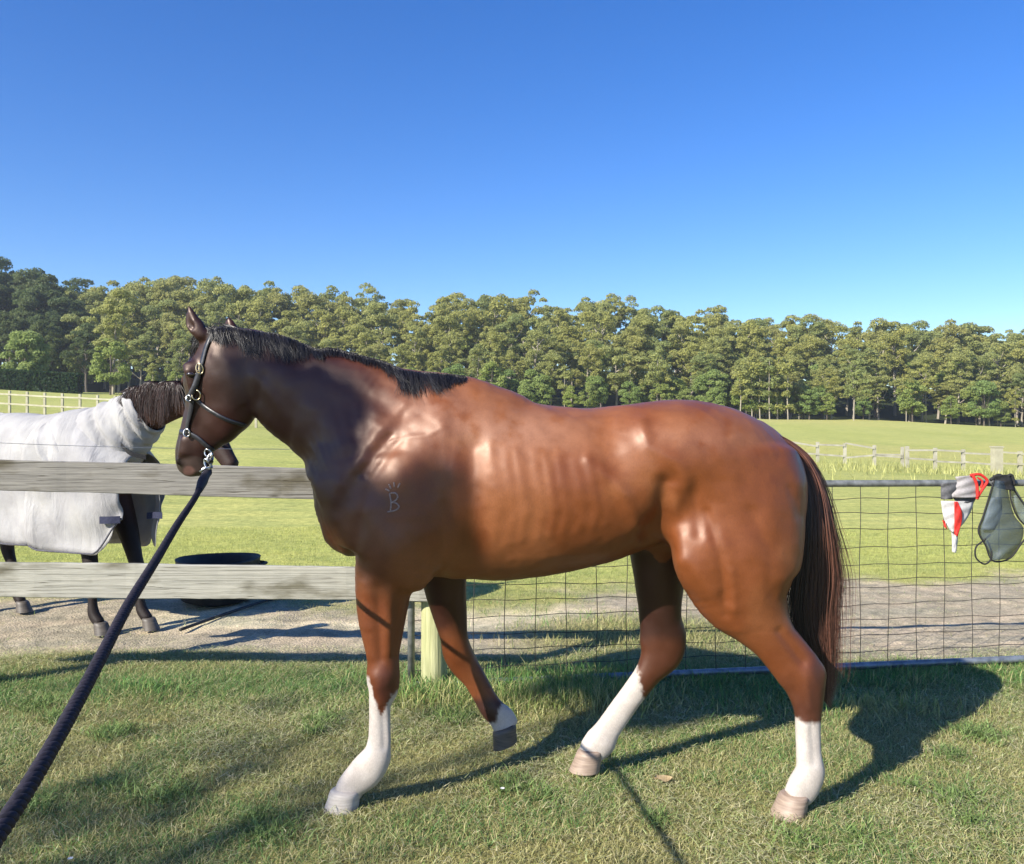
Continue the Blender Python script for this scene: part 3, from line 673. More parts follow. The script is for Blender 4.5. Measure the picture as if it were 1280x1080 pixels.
for i, (dx_, am_) in enumerate([(0, .4), (2, .8), (-1, 1.2), (3, 1), (0, 1.4), (-2, 1), (2, .8), (1, 1.1), (-2, .7), (0, .4)]):
    x0 = 612+i*17.5+dx_; disp += .0028*am_*np.exp(-(pdist([(x0, 560+i*2), (x0+12, 640), (x0+5, 680-i*3)])/6.5)**2)*near*(bv[:, 1] < 3.4)
vein = [([(480, 555), (500, 548), (535, 545), (555, 535)], 1.8, 3), ([(905, 700), (912, 730)], 2, 2), ([(840, 610), (856, 690)], 2, 1.5), ([(640, 700), (760, 690)], 3, 2),
        ([(890, 520), (905, 545)], 2.5, 1.8), ([(880, 515), (900, 530), (915, 550)], 3, 2)]
for pts, s_, a in vein: s_ += 1.2; disp += a*.0006*np.exp(-(pdist(pts)/s_)**2)*near
disp += (N1.fbm(bv[:, 0]+bv[:, 1], bv[:, 2], 9, 3)-.5)*.007*(bv[:, 2] > .7)
bv = bv+bn*disp[:, None]
# coat colours, with some shade and sheen painted in
def mixc(c, new, w): return c*(1-w[:, None])+np.array(new)*w[:, None]
nz = N2.fbm(PX, PY, .045, 3)-.5; nf = N3.fbm(PX, PY, .35, 3)-.5
col = np.tile(np.array([.148, .043, .012]), (len(bv), 1))
col = mixc(col, (.195, .068, .024), sstep(.52, .7, N1.fbm(PX, PY, .012, 3)+.2*np.exp(-((PX-660)/90)**2-((PY-590)/60)**2)))
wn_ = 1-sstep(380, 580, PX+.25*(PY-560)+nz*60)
col = mixc(col, (.036, .0085, .007), wn_*.95)  # neck shade deepened by painting the coat darker
col = mixc(col, (.020, .008, .007), (1-sstep(245, 345, PX+nz*30))*.92*(PY < 640))  # head shade likewise painted in as near-black coat
up = bv[:, 2]
muz = (1-sstep(.9, 1, np.hypot((PX-240)/30, (PY-592)/22)+nz*.3)); col = mixc(col, (.045, .03, .026), muz)
col = mixc(col, (.20, .10, .085), (1-sstep(.6, 1, np.hypot((PX-236)/8, (PY-590)/8)+nz*.6))*.6)
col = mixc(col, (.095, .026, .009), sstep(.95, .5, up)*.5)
belly = sstep(.2, -.9, bn[:, 2])*(up > .7)*(up < 1.1); 
kne = np.exp(-(((PX-482)/14)**2+((PY-862)/26)**2))*(bv[:, 1] < 3.55); col = mixc(col, (.06, .018, .012), np.clip(kne*1.1, 0, 1))
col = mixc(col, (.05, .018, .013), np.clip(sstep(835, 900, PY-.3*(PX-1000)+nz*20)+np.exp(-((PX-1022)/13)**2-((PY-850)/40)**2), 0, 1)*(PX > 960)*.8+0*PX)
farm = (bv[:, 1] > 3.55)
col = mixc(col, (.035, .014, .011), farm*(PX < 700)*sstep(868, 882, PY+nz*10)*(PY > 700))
col = mixc(col, (.035, .012, .008), farm*(PX < 700)*(PX > 500)*(PY > 640)*np.clip((1-sstep(770, 810, PY+nz*20))+sstep(-2, 8, PX-(562+.45*(PY-760)))*.8*(PY < 860), 0, 1))  # shade on the upper far foreleg painted into the coat
col = mixc(col, (.03, .011, .008), farm*(PX > 700)*(PX < 900)*sstep(640, 670, PY)*(1-sstep(792, 812, PY+nz*16)*.35))  # far hind leg darkened in colour to stand in for shade
white = np.zeros(len(bv)); nn_ = nf*9+nz*4; nl = (bv[:, 1] < 3.55)
sheen_paint = np.exp(-((PX-640)/95)**2-((PY-538)/30)**2)+.7*np.exp(-((PX-535)/55)**2-((PY-500)/26)**2)+.5*np.exp(-((PX-880)/70)**2-((PY-545)/22)**2); sheen_paint = sheen_paint*sstep(.32, .68, N2.fbm(PX, PY, .06, 4)+.12)*near
col = mixc(col, (.30, .165, .115), np.clip(sheen_paint, 0, 1)*.5)  # pale sheen on barrel top, withers and croup painted into the coat
yb = np.interp(PX, [440, 456, 463, 468, 474, 480, 486, 491, 500], [838, 842, 850, 872, 892, 890, 874, 868, 862])
white = np.maximum(white, nl*(PX < 560)*sstep(-2, 3, PY-yb+nn_)*(PY > 780))
ybh = np.interp(PX, [985, 993, 1008, 1030], [888, 895, 904, 903]); white = np.maximum(white, nl*(PX > 900)*sstep(-2, 3, PY-ybh+nn_*.6))
lin = (796+(PY-830)*7/34)-PX; white = np.maximum(white, (~nl)*(PX > 690)*(PX < 860)*sstep(-2, 3, lin+nn_*.7)*(PY > 822))
lin = PX-(624-(PY-887)*.22); white = np.maximum(white, (~nl)*(PX > 560)*(PX < 690)*sstep(-2, 3, np.maximum(lin, PY-903)+nn_*.5)*(PY > 880)*(1-.3*sstep(640, 650, PX)))
nos = np.exp(-(((PX-222)/4)**2+((PY-577)/5)**2))*(bv[:, 1] < 3.66); col = mixc(col, (.006, .004, .004), np.clip(nos*1.6, 0, 1))
mth = np.exp(-(pdist([(226, 590), (236, 589), (250, 583)])/1.4)**2)*near; col = mixc(col, (.006, .004, .004), np.clip(mth*1.2, 0, 1))
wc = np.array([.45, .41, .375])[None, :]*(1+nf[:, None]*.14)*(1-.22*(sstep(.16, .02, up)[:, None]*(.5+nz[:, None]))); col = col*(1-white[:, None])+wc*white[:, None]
# freeze brand on the shoulder: rays above a ring over the letter B
brand = [[(486, 606), (489, 611)], [(492, 604), (492.5, 609)], [(499, 605), (496, 610)], [(484, 613), (487, 614)], [(488, 617), (489, 638)], [(488, 617), (495, 618), (497, 623), (494, 627), (489, 627)], [(489, 627), (496, 629), (498, 634), (494, 638), (485, 639)]]
bd = np.min([pdist(b) for b in brand], 0)
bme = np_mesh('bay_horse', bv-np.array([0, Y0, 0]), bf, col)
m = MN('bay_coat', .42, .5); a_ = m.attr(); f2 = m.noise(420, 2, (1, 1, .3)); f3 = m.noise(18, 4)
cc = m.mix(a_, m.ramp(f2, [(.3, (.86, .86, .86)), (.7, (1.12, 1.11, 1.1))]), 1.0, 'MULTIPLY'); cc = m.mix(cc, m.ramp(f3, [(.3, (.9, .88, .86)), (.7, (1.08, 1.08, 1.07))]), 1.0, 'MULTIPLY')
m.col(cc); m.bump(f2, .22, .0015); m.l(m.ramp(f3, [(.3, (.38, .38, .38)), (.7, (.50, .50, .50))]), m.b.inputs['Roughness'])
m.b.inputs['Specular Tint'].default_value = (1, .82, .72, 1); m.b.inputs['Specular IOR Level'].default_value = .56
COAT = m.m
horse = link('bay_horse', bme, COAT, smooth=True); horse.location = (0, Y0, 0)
tag(horse, 'glossy bay horse with three white stockings standing side on in front of the gate', 'horse')
OFF = np.array([0, Y0, 0])

from mathutils.bvhtree import BVHTree
SKIN = BVHTree.FromPolygons(bv.tolist(), bf.tolist())
def hits(px, py, f=bay, y0=3.0, y1=4.05, fallback=3.5):
    px = np.asarray(px, float).ravel(); py = np.asarray(py, float).ravel(); P = np.zeros((len(px), 3)); hit = np.zeros(len(px), bool)
    for i in range(len(px)):
        d = Vector(((px[i]-640)/FPX, 1, -(py[i]-HOR)/FPX)); r = SKIN.ray_cast(Vector((0, 0, CAM_H)), d.normalized())
        y = r[0].y if r[0] is not None else fallback
        hit[i] = r[0] is not None; P[i] = (d.x*y, y, CAM_H+d.z*y)
    return P, hit
def hits_field(px, py, f=bay, y0=3.0, y1=4.05, fallback=3.5):
    px = np.asarray(px, float); py = np.asarray(py, float); ys = np.arange(y0, y1, .004)
    D = np.stack([(px-640)/FPX, np.ones_like(px), -(py-HOR)/FPX], -1)
    P = D[:, None, :]*ys[None, :, None]+np.array([0, 0, CAM_H]); v = f.sample(P) < 0
    hit = v.any(1); k = v.argmax(1); y = np.where(hit, ys[k], fallback)
    return D*y[:, None]+np.array([0, 0, CAM_H]), hit
def ribbons(paths, width, taper=.3, cols=None):
    """flat hair strands: paths (n,m,3)"""
    P = np.asarray(paths); n, m_, _ = P.shape; T_ = np.gradient(P, axis=1); T_ /= np.linalg.norm(T_, axis=2, keepdims=True)+1e-9
    side = np.cross(T_, rng.normal(size=(n, 1, 3))*.5+np.array([0, -1, 0])); side /= np.linalg.norm(side, axis=2, keepdims=True)+1e-9
    w = np.asarray(width).reshape(-1, 1, 1)*np.linspace(1, taper, m_)[None, :, None]*.5
    V = np.stack([P-side*w, P+side*w], 2).reshape(-1, 3); i = np.arange(n*m_).reshape(n, m_)*2
    F = np.stack([i[:, :-1], i[:, :-1]+1, i[:, 1:]+1, i[:, 1:]], -1).reshape(-1, 4)
    c = None if cols is None else np.repeat(cols, m_*2, 0)
    return V, F, c
m = MN('horse_hair', .45, .5); m.col(m.attr()); HAIR = m.m
# mane
def mane_strands():
    out = []; cols = []
    def top_of(px):
        lo_, hi_ = 380., 560.
        for _ in range(12):
            md_ = (lo_+hi_)/2; r = SKIN.ray_cast(Vector((0, 0, CAM_H)), Vector(((px-640)/FPX, 1, -(md_-HOR)/FPX)).normalized())
            if r[0] is not None: hi_ = md_
            else: lo_ = md_
        return hi_
    crest = crom([(262, 410), (275, 407), (300, 407), (335, 408), (365, 416), (400, 432), (440, 444), (480, 455), (500, 458), (530, 459), (560, 467), (580, 474)], 12)
    crest[:, 1] = [min(top_of(q_[0]) if q_[0] > 296 else q_[1], q_[1]+6)+.6 for q_ in crest]
    s = np.interp(crest[:, 0], [262, 275, 300, 340, 365, 380, 400, 440, 478, 490, 505, 530, 560, 580], [14, 22, 34, 36, 30, 18, 10, 8, 10, 26, 34, 28, 16, 4])
    for k in range(6500):
        i = rng.integers(0, len(crest)); c = crest[i]+rng.normal(0, 1.5, 2)*[1, .3]; L = s[i]*rng.uniform(.25, 1.08)*(1 if rng.random() > .06 else 1.2)
        clump = math.sin(c[0]*.31)*3+math.sin(c[0]*.13+1)*4
        dx = (rng.normal(0, .2)+.28+clump*.06)*L; t = np.linspace(0, 1, 7)
        px = c[0]+dx*t**1.3; py = c[1]-2.5*np.sin(math.pi*np.minimum(t*1.6, 1))+1.5+L*t**1.15
        out.append(np.stack([px, py], 1))
    A = np.array(out); n, m_, _ = A.shape; fb = np.interp(A[:, :, 0].ravel(), [262, 400, 560], [3.6, 3.55, 3.5])
    P, hit = hits(A[:, :, 0].ravel(), A[:, :, 1].ravel(), fallback=3.55)
    D = (P-np.array([0, 0, CAM_H]))/P[:, 1:2]; P = np.where(hit[:, None], P, D*fb[:, None]+np.array([0, 0, CAM_H]))
    P = P.reshape(n, m_, 3); P[:, :, 1] = np.minimum.accumulate(P[:, :, 1], 1); 
    D = (P-np.array([0, 0, CAM_H]))/P[:, :, 1:2]; P = P-D*(rng.uniform(.003, .02, (n, 1, 1)))
    cols = np.array([.007, .006, .007])*rng.uniform(.5, 1.8, (n, 1)); return ribbons(P, rng.uniform(.001, .0022, n), .3, cols)
V, F, c = mane_strands(); tag(link('mane', np_mesh('mane', V-OFF, F, c), HAIR, horse))
# forelock
out = []
for k in range(260):
    a = W(rng.uniform(254, 272), 411+rng.normal(0, 1.5), 3.6); b = W(rng.uniform(236, 250), rng.uniform(425, 452), 3.58); t = np.linspace(0, 1, 6)[:, None]
    out.append(a*(1-t)+b*t+np.array([-.004, -.03, .004])*np.sin(math.pi*t))
V, F, c = ribbons(out, np.full(len(out), .002), .4, np.array([.012, .01, .01])*rng.uniform(.6, 2, (len(out), 1))); link('forelock', np_mesh('forelock', V-OFF, F, c), HAIR, horse)
# tail
outer = crom([(950, 535), (977, 545), (1001, 561), (1018, 582), (1032, 616), (1040, 660), (1047, 717), (1044, 760), (1043, 800), (1043, 840), (1037, 884)], 4)
inner = crom([(950, 545), (966, 553), (986, 575), (1000, 600), (1004, 630), (1001, 680), (992, 732), (991, 765), (1000, 800), (1012, 830), (1026, 872)], 4)
n = 5200; u = rng.beta(1.1, 1.1, n)[:, None]; m_ = len(outer); tt = np.linspace(0, 1, m_)[None, :]
wav = (rng.normal(0, 1, (n, 1))*np.sin(tt*rng.uniform(4, 14, (n, 1))+rng.uniform(0, 6, (n, 1))))*.08*tt**1.3
uu = np.clip(u+wav+rng.normal(0, .17, (n, 1))*tt**1.5+(rng.random((n, 1)) < .12)*rng.normal(.05, .5, (n, 1))*tt**1.6, -.5, 1.75); px = inner[None, :, 0]*(1-uu)+outer[None, :, 0]*uu; py = inner[None, :, 1]*(1-uu)+outer[None, :, 1]*uu
v_ = rng.normal(0, .45, (n, 1)); yy = 3.5+v_*np.interp(tt, [0, .15, .5, 1], [.04, .05, .075, .03])-.03*tt
endc = rng.uniform(.62, 1.02, (n, 1)); q = np.minimum(tt, 1)*np.clip(endc, 0, 1); 
k0 = q*(m_-1); i0 = np.floor(k0).astype(int); i1 = np.minimum(i0+1, m_-1); fr = k0-i0; rI = np.arange(n)[:, None]
px = px[rI, i0]*(1-fr)+px[rI, i1]*fr; py = py[rI, i0]*(1-fr)+py[rI, i1]*fr; yy = yy[rI, i0]*(1-fr)+yy[rI, i1]*fr
P = np.stack([(px-640)/FPX*yy, yy, CAM_H-(py-HOR)/FPX*yy], -1)
mixr = np.clip(u*1.15-.15+rng.normal(0, .15, (n, 1)), 0, 1)
cols = np.array([.012, .009, .009])*(1-mixr)+np.array([.105, .042, .026])*mixr; cols = cols*rng.uniform(.35, 1.9, (n, 1))
V, F, c = ribbons(P, rng.uniform(.001, .0026, n), .25, cols); link('tail', np_mesh('tail', V-OFF, F, c), HAIR, horse)
# eye
p, _ = hits([237.5], [468]); 
bm = bmesh.new(); bmesh.ops.create_uvsphere(bm, u_segments=20, v_segments=14, radius=.02); me = bpy.data.meshes.new('eye'); bm.to_mesh(me); bm.free()
e = link('eye', me, M['eye'], horse, True); e.location = Vector(p[0]-OFF)+Vector((.002, .013, 0)); e.scale = (1.1, 1, .8)
# hooves
def hoof(ctr, top, fwd, ln, wd, tl, tw, mat, parent, off, up=(0, 0, 1)):
    ctr = Vector(ctr); top = Vector(top); fwd = Vector(fwd).normalized(); up = Vector(up).normalized(); lat = up.cross(fwd).normalized()
    n = 28; V = []; F = []
    rings = [(0, 1, .0), (0.02, 1.0, 0), (.25, .0, 0), (.55, 0, 0), (.85, 0, 0), (1.0, 0, 0), (1.12, 0, 0)]
    for (t, _, _) in rings:
        tt_ = min(t, 1); c = ctr.lerp(top, t); a = ln/2*(1-tt_)+tl/2*tt_; b = wd/2*(1-tt_)+tw/2*tt_
        if t > 1: a *= .86; b *= .86
        if .8 < t <= 1: a *= 1.03; b *= 1.03
        for k in range(n):
            th = 2*math.pi*k/n; x = math.cos(th); y = math.sin(th)
            if x < 0: x *= .78; y = math.copysign(abs(y)**.8, y)
            V.append(c+fwd*x*a+lat*y*b-off)
    for i in range(len(rings)-1): F += [(i*n+k, i*n+(k+1) % n, (i+1)*n+(k+1) % n, (i+1)*n+k) for k in range(n)]
    F += [tuple(range(n-1, -1, -1)), tuple((len(rings)-1)*n+k for k in range(n))]
    return MB().add(V, F).build('hoof', mat, parent, True)
O = Vector(OFF)
hoof(W(429, 1012, 3.335), W(434, 988, 3.335), (-1, -.12, 0), .152, .135, .128, .112, M['hoof_white'], horse, O)
hoof(W(987, 1020, 3.27), W(995, 994, 3.275), (-.86, .5, 0), .152, .136, .122, .106, M['hoof'], horse, O)
hoof(W(732, 962, 3.65), W(739, 938, 3.652), (-.93, -.35, 0), .142, .128, .116, .102, M['hoof'], horse, O)
hoof(W(633, 930, 3.79), W(632, 909, 3.79), (-.92, -.2, -.36), .126, .115, .118, .108, M['hoof_dark'], horse, O, up=(-.36, 0, .92))

# ------------------------------------------------------------------ halter, clip and lead rope
halter = empty('halter', W(255, 480, 3.5)); tag(halter, 'black leather halter with steel and brass fittings on the bay horse', 'halter'); HO = np.array(halter.location)
def strap(name, pts, width, th, mat, parent, off0, lift=.004, n=8, fall=3.52, f=bay, yr=(3.0, 4.05)):
    q = crom(pts, n); P, hit = hits(q[:, 0], q[:, 1], f, yr[0], yr[1], fallback=fall)
    for _ in range(3): P[1:-1] = (P[:-2]+2*P[1:-1]+P[2:])/4
    G = f.grad(P); G = np.where(np.linalg.norm(G, axis=1)[:, None] < .5, np.array([0, -1, 0.]), G)
    for _ in range(3): G[1:-1] = (G[:-2]+2*G[1:-1]+G[2:])/4
    G /= np.linalg.norm(G, axis=1)[:, None]; T_ = np.gradient(P, axis=0); T_ /= np.linalg.norm(T_, axis=1)[:, None]
    S_ = np.cross(T_, G); S_ /= np.linalg.norm(S_, axis=1)[:, None]; P = P+G*lift; V = []; F = []
    for i in range(len(P)):
        for (a, b) in ((-.5, 0), (-.42, 1), (.42, 1), (.5, 0)): V.append(P[i]+S_[i]*a*width+G[i]*b*th-off0)
    for i in range(len(P)-1): F += [(i*4+k, i*4+(k+1) % 4, (i+1)*4+(k+1) % 4, (i+1)*4+k) for k in range(4)]
    F += [(3, 2, 1, 0), tuple((len(P)-1)*4+k for k in range(4))]
    return MB().add(V, F).build(name, mat, parent, True)
strap('cheek_strap', [(287, 409), (275, 411), (265, 420), (258, 436), (253, 455), (250, 462)], .022, .004, M['black_leather'], halter, HO)
strap('cheek_strap', [(252, 458), (250, 466), (246, 478), (240, 492), (238, 500)], .026, .006, M['black_leather'], halter, HO, .007)
strap('throat_strap', [(244, 498), (262, 512), (284, 524), (306, 531)], .018, .004, M['black_leather'], halter, HO)
strap('nose_band', [(226, 540), (234, 541), (246, 546), (258, 556), (266, 562)], .022, .004, M['black_leather'], halter, HO)
strap('side_strap', [(241, 500), (240, 512), (236, 530), (235, 542)], .020, .004, M['black_leather'], halter, HO)
strap('chin_strap', [(262, 560), (264, 572), (262, 584), (257, 590)], .02, .004, M['black_leather'], halter, HO)
def ring(name, px, py, rx, rz, r, mat, parent, off0, tilt=0, lift=.014, y=None):
    if y is None: P, _ = hits([px], [py]); P = P[0]-np.array([0, lift, 0])
    else: P = W(px, py, y)
    pts = []
    for a in np.linspace(0, 2*math.pi, 20, endpoint=False):
        x = math.cos(a)*rx; z = math.sin(a)*rz; pts.append(P+np.array([x*math.cos(tilt)-z*math.sin(tilt), -.002*math.sin(2*a), x*math.sin(tilt)+z*math.cos(tilt)])-off0)
    return MB().tube(pts, r, 8, True).build(name, mat, parent, True)
bo = np.array([0, Y0, 0])
m = MN('brand_hair', .7, .3); f_ = m.noise(300, 2); m.col(m.ramp(f_, [(.3, (.15, .09, .075)), (.7, (.38, .29, .25))])); BR = m.m
for i_, b_ in enumerate([[(486, 605), (489, 611)], [(492.5, 603), (493, 609)], [(500, 604), (497, 610)], [(482, 611), (487, 614)], [(487, 617), (489, 628), (488, 639)], [(487, 617), (494, 616), (497.5, 621), (494, 626), (489, 628)], [(489, 628), (496, 629), (499, 634), (494, 638), (484, 640)]]):
    strap('freeze_brand_stroke', b_, .0058, .0006, BR, horse, bo, .0016, n=5)
ring('buckle', 251, 461, .014, .022, .0028, M['brass'], halter, HO, .2)
ring('buckle_tongue', 251, 461, .002, .018, .0018, M['brass'], halter, HO, .1)
ring('ring', 247, 494, .017, .02, .003, M['brass'], halter, HO); ring('ring', 238, 498, .01, .012, .003, M['steel'], halter, HO, lift=.02)
ring('ring', 235, 541, .013, .016, .003, M['steel'], halter, HO); ring('ring', 262, 566, .013, .016, .0035, M['steel'], halter, HO, .5, .02)
rope_p = [(262, 588, 3.58), (256, 596, 3.5), (245, 620, 3.14)]+[(x_, y_, 1.026/(1.37*(y_-525)/1080-(x_-640)/1080-.155)) for x_, y_ in ((222, 655), (195, 700), (160, 757), (128, 818), (95, 880), (60, 942), (25, 1000), (-8, 1050), (-60, 1130))]
C3 = crom([W(*p) for p in rope_p], 40); seg = np.linalg.norm(np.diff(C3, axis=0), axis=1); s_ = np.concatenate([[0], np.cumsum(seg)])
S = np.linspace(0, s_[-1], 900); P = np.stack([np.interp(S, s_, C3[:, k]) for k in range(3)], 1)
rope = empty('lead_rope', P[0]); tag(rope, 'thick dark twisted lead rope running from the bay horse down to the lower left corner', 'rope')
T_ = np.gradient(P, axis=0); T_ /= np.linalg.norm(T_, axis=1)[:, None]; U = np.cross(T_, [0, -1, 0.]); U /= np.linalg.norm(U, axis=1)[:, None]; Vv = np.cross(T_, U)
for k in range(3):
    a = S*2*math.pi/.042+k*2*math.pi/3; pp = P+(U*np.cos(a)[:, None]+Vv*np.sin(a)[:, None])*.0058-P[0]
    MB().tube(pp[::1], .0056, 8).build('rope_strand', M['rope'], rope, True)
# bound end of the rope near the clip, then clip
MB().tube(P[5:110]-P[0], np.interp(np.arange(105), [0, 50, 104], [.017, .02, .013]), 12).build('rope_whipping', M['rope'], rope, True)
for (x, y, rx, rz, t) in ((259, 580, .010, .022, .4), (256, 588, .012, .012, 0), (262, 572, .007, .02, -.4)): ring('clip', x, y, rx, rz, .004, M['steel'], rope, P[0], t, y=3.555)
MB().tube([W(250, 590, 3.55)-P[0], W(257, 585, 3.55)-P[0], W(266, 584, 3.56)-P[0]], .0055, 8).build('clip_bar', M['steel'], rope, True)

# ------------------------------------------------------------------ rugged horse at the left
h2 = Field((-1.25, -.5, -.02), (2.1, .5, 2.05), .014)
def s2(x, zt, zb, hw, y=0): return [x, y, (zt+zb)/2, (zt-zb)/2, hw]
h2.tube([s2(-.86, 1.25, .95, .12), s2(-.8, 1.42, .85, .2), s2(-.6, 1.53, .80, .26), s2(-.3, 1.52, .83, .27), s2(0, 1.49, .80, .28), s2(.3, 1.52, .78, .26), s2(.5, 1.56, .80, .23), s2(.68, 1.4, .85, .19), s2(.78, 1.22, .95, .12)], .03, cap=.2)
h2.tube([[.45, 0, 1.25, .26, .15], [.65, 0, 1.36, .21, .12], [.9, 0, 1.50, .16, .10], [1.15, 0, 1.60, .145, .085], [1.38, 0, 1.65, .115, .07]], .05)
h2.tube([[1.41, 0, 1.68, .07, .06], [1.5, 0, 1.57, .12, .09], [1.58, 0, 1.45, .115, .085], [1.67, 0, 1.33, .08, .06], [1.74, 0, 1.24, .062, .052], [1.78, 0, 1.19, .058, .05]], .04, cap=.5)
for y in (-.06, .06): h2.tube([[1.41, y, 1.72, .025, .02], [1.45, y*1.3, 1.79, .022, .015], [1.48, y*1.4, 1.85, .006, .006]], .02)
def leg2(pts): h2.tube([[*p] for p in pts], .05, L=(0, 1, 0), cap=.3)
leg2([(.55, -.12, .95, .13, .09), (.62, -.14, .72, .075, .06), (.68, -.16, .5, .055, .05), (.69, -.16, .43, .052, .05), (.70, -.16, .25, .033, .03), (.71, -.16, .14, .042, .038), (.77, -.16, .07, .04, .038)])
leg2([(.6, .12, .95, .14, .1), (.75, .10, .72, .085, .07), (.85, .08, .5, .055, .05), (.87, .08, .43, .052, .05), (.90, .07, .25, .033, .03), (.92, .07, .14, .042, .038), (.98, .07, .07, .04, .038)])
leg2([(-.62, -.14, 1.05, .22, .13), (-.62, -.15, .82, .13, .1), (-.7, -.15, .6, .065, .055), (-.76, -.15, .5, .055, .048), (-.74, -.15, .3, .035, .032), (-.73, -.15, .14, .042, .038), (-.68, -.15, .07, .04, .038)])
leg2([(-.55, .14, 1.05, .22, .13), (-.5, .15, .82, .13, .1), (-.5, .15, .6, .065, .055), (-.54, .15, .5, .055, .048), (-.46, .15, .3, .035, .032), (-.43, .15, .14, .042, .038), (-.38, .15, .07, .04, .038)])
v2, f2_ = h2.mesh(); v2 = relax(v2, f2_, 2)
c2 = np.tile(np.array([.075, .034, .022]), (len(v2), 1)); c2 = mixc(c2, (.016, .011, .01), sstep(.95, .7, v2[:, 2])); c2 = mixc(c2, (.03, .016, .012), sstep(1.35, 1.5, v2[:, 0]))
me2 = np_mesh('brown_horse', v2, f2_, c2)
m = MN('brown_coat', .6, .25); f_ = m.noise(120, 3); m.col(m.mix(m.attr(), m.ramp(f_, [(.3, (.7, .7, .7)), (.7, (1.2, 1.2, 1.2))]), 1.0, 'MULTIPLY')); m.bump(f_, .2, .002)
horse2 = link('brown_horse', me2, m.m, smooth=True); tag(horse2, 'dark brown horse in a white rug standing behind the board fence at left', 'horse')
D2 = Vector((.93, -.37, 0)).normalized(); horse2.location = (-3.55, 6.5, 0); horse2.rotation_euler = (0, 0, math.atan2(D2.y, D2.x))
for (x, y) in ((.80, -.16), (1.01, .07), (-.65, -.15), (-.35, .15)):
    hoof((x, y, .0), (x-.025, y, .075), (1, 0, 0), .13, .12, .1, .088, M['hoof_dark'], horse2, Vector((0, 0, 0)))
# mane of the rugged horse on its near side (local -y)
out = []
for k in range(1700):
    x = rng.uniform(1.0, 1.42); z = np.interp(x, [.95, 1.2, 1.42], [1.70, 1.765, 1.765]); L = rng.uniform(.08, .25)*(1+.3*math.sin(x*40)); t = np.linspace(0, 1, 7)
    yy = -.02-.1*np.sin(np.minimum(t*2, 1)*math.pi/2)-.012*rng.random(); out.append(np.stack([x+(rng.normal(0, .05)-.05+.03*math.sin(x*55))*t+np.zeros(7), yy, z-L*t**1.3+.02*np.sin(math.pi*t)], 1))
V, F, c = ribbons(out, np.full(len(out), .0035), .4, (np.array([.028, .012, .009])*rng.uniform(.15, 1.6, (len(out), 1)))); link('mane', np_mesh('mane', V, F, c), HAIR, horse2)
# rug cloth
m = MN('rug_cloth', .85, .2); f1 = m.noise(6, 4); f2 = m.noise(220, 2); f4 = m.noise(2.5, 3)
cc = m.mix(m.ramp(f1, [(.3, (.30, .295, .29)), (.7, (.40, .395, .385))]), m.ramp(f4, [(.35, (.86, .86, .9)), (.6, (1, 1, 1))]), 1.0, 'MULTIPLY'); m.col(cc); f5 = m.noise(3.2, 5, (2.2, .8, .55), rough=.55, distortion=1.2); f6 = m.mix(f5, f2, .12); m.bump(f6, .55, .045); RUG = m.m
m = MN('rug_lining', .85, .2); m.col((.30, .33, .40)); LIN = m.m
def cloth(name, rows, mat, parent, folds=None):
    V = [p for r in rows for p in r]; n = len(rows[0]); F = [(i*n+j, i*n+j+1, (i+1)*n+j+1, (i+1)*n+j) for i in range(len(rows)-1) for j in range(n-1)]
    me = bpy.data.meshes.new(name); me.from_pydata([tuple(v) for v in V], [], F); me.update(); o = link(name, me, mat, parent, True)
    md = o.modifiers.new('thickness', 'SOLIDIFY'); md.thickness = .004; md.offset = 0
    return o
def rug_body(x0, x1, nx_, hem, tab, name, swell=.0):
    rows = []
    for i in range(nx_+1):
        x = x0+(x1-x0)*i/nx_; zt, hw, zm = (np.interp(x, tab[0], tab[k]) for k in (1, 2, 3)); hw += swell; hz_ = hem(x); r = []
        for j in range(61):
            u = j/60*2-1; au = abs(u); s = -1 if u < 0 else 1
            if au < .55: th = au/.55*math.pi/2; y = hw*math.sin(th); z = zm+(zt+.015+swell-zm)*math.cos(th)
            else:
                t = (au-.55)/.45; y = hw+.015*math.sin(t*9+x*5)*t-.035*t; z = zm+(hz_-zm)*t
            w = .007*math.sin(x*21+z*7+2*math.sin(z*5+x*3))*(.4+au)+.085*(N1.fbm(x*1.2+5+z*.8, z*.7+x*.3, 3.2, 3)-.5)
            r.append((x, s*(y+w)*1.0, z+w*.4))
        rows.append(r)
    return cloth(name, rows, RUG, parent=horse2)
TB = ([-1.0, -.9, -.8, -.6, -.3, 0, .3, .5, .68, .82, 1.02], [1.2, 1.38, 1.47, 1.55, 1.54, 1.52, 1.54, 1.56, 1.47, 1.35, 1.22], [.1, .19, .24, .29, .3, .305, .3, .295, .285, .265, .19], [1.05, 1.1, 1.15, 1.2, 1.2, 1.2, 1.2, 1.2, 1.17, 1.1, 1.0])
rug_body(-1.0, .22, 40, lambda x: .60+.14*sstep(.0, -.6, x), TB, 'body_rug')
rug_body(.2, 1.0, 30, lambda x: .57+.26*float(sstep(.80, 1.03, x))+.03*float(sstep(.3, .2, x)), TB, 'shoulder_rug', .012)
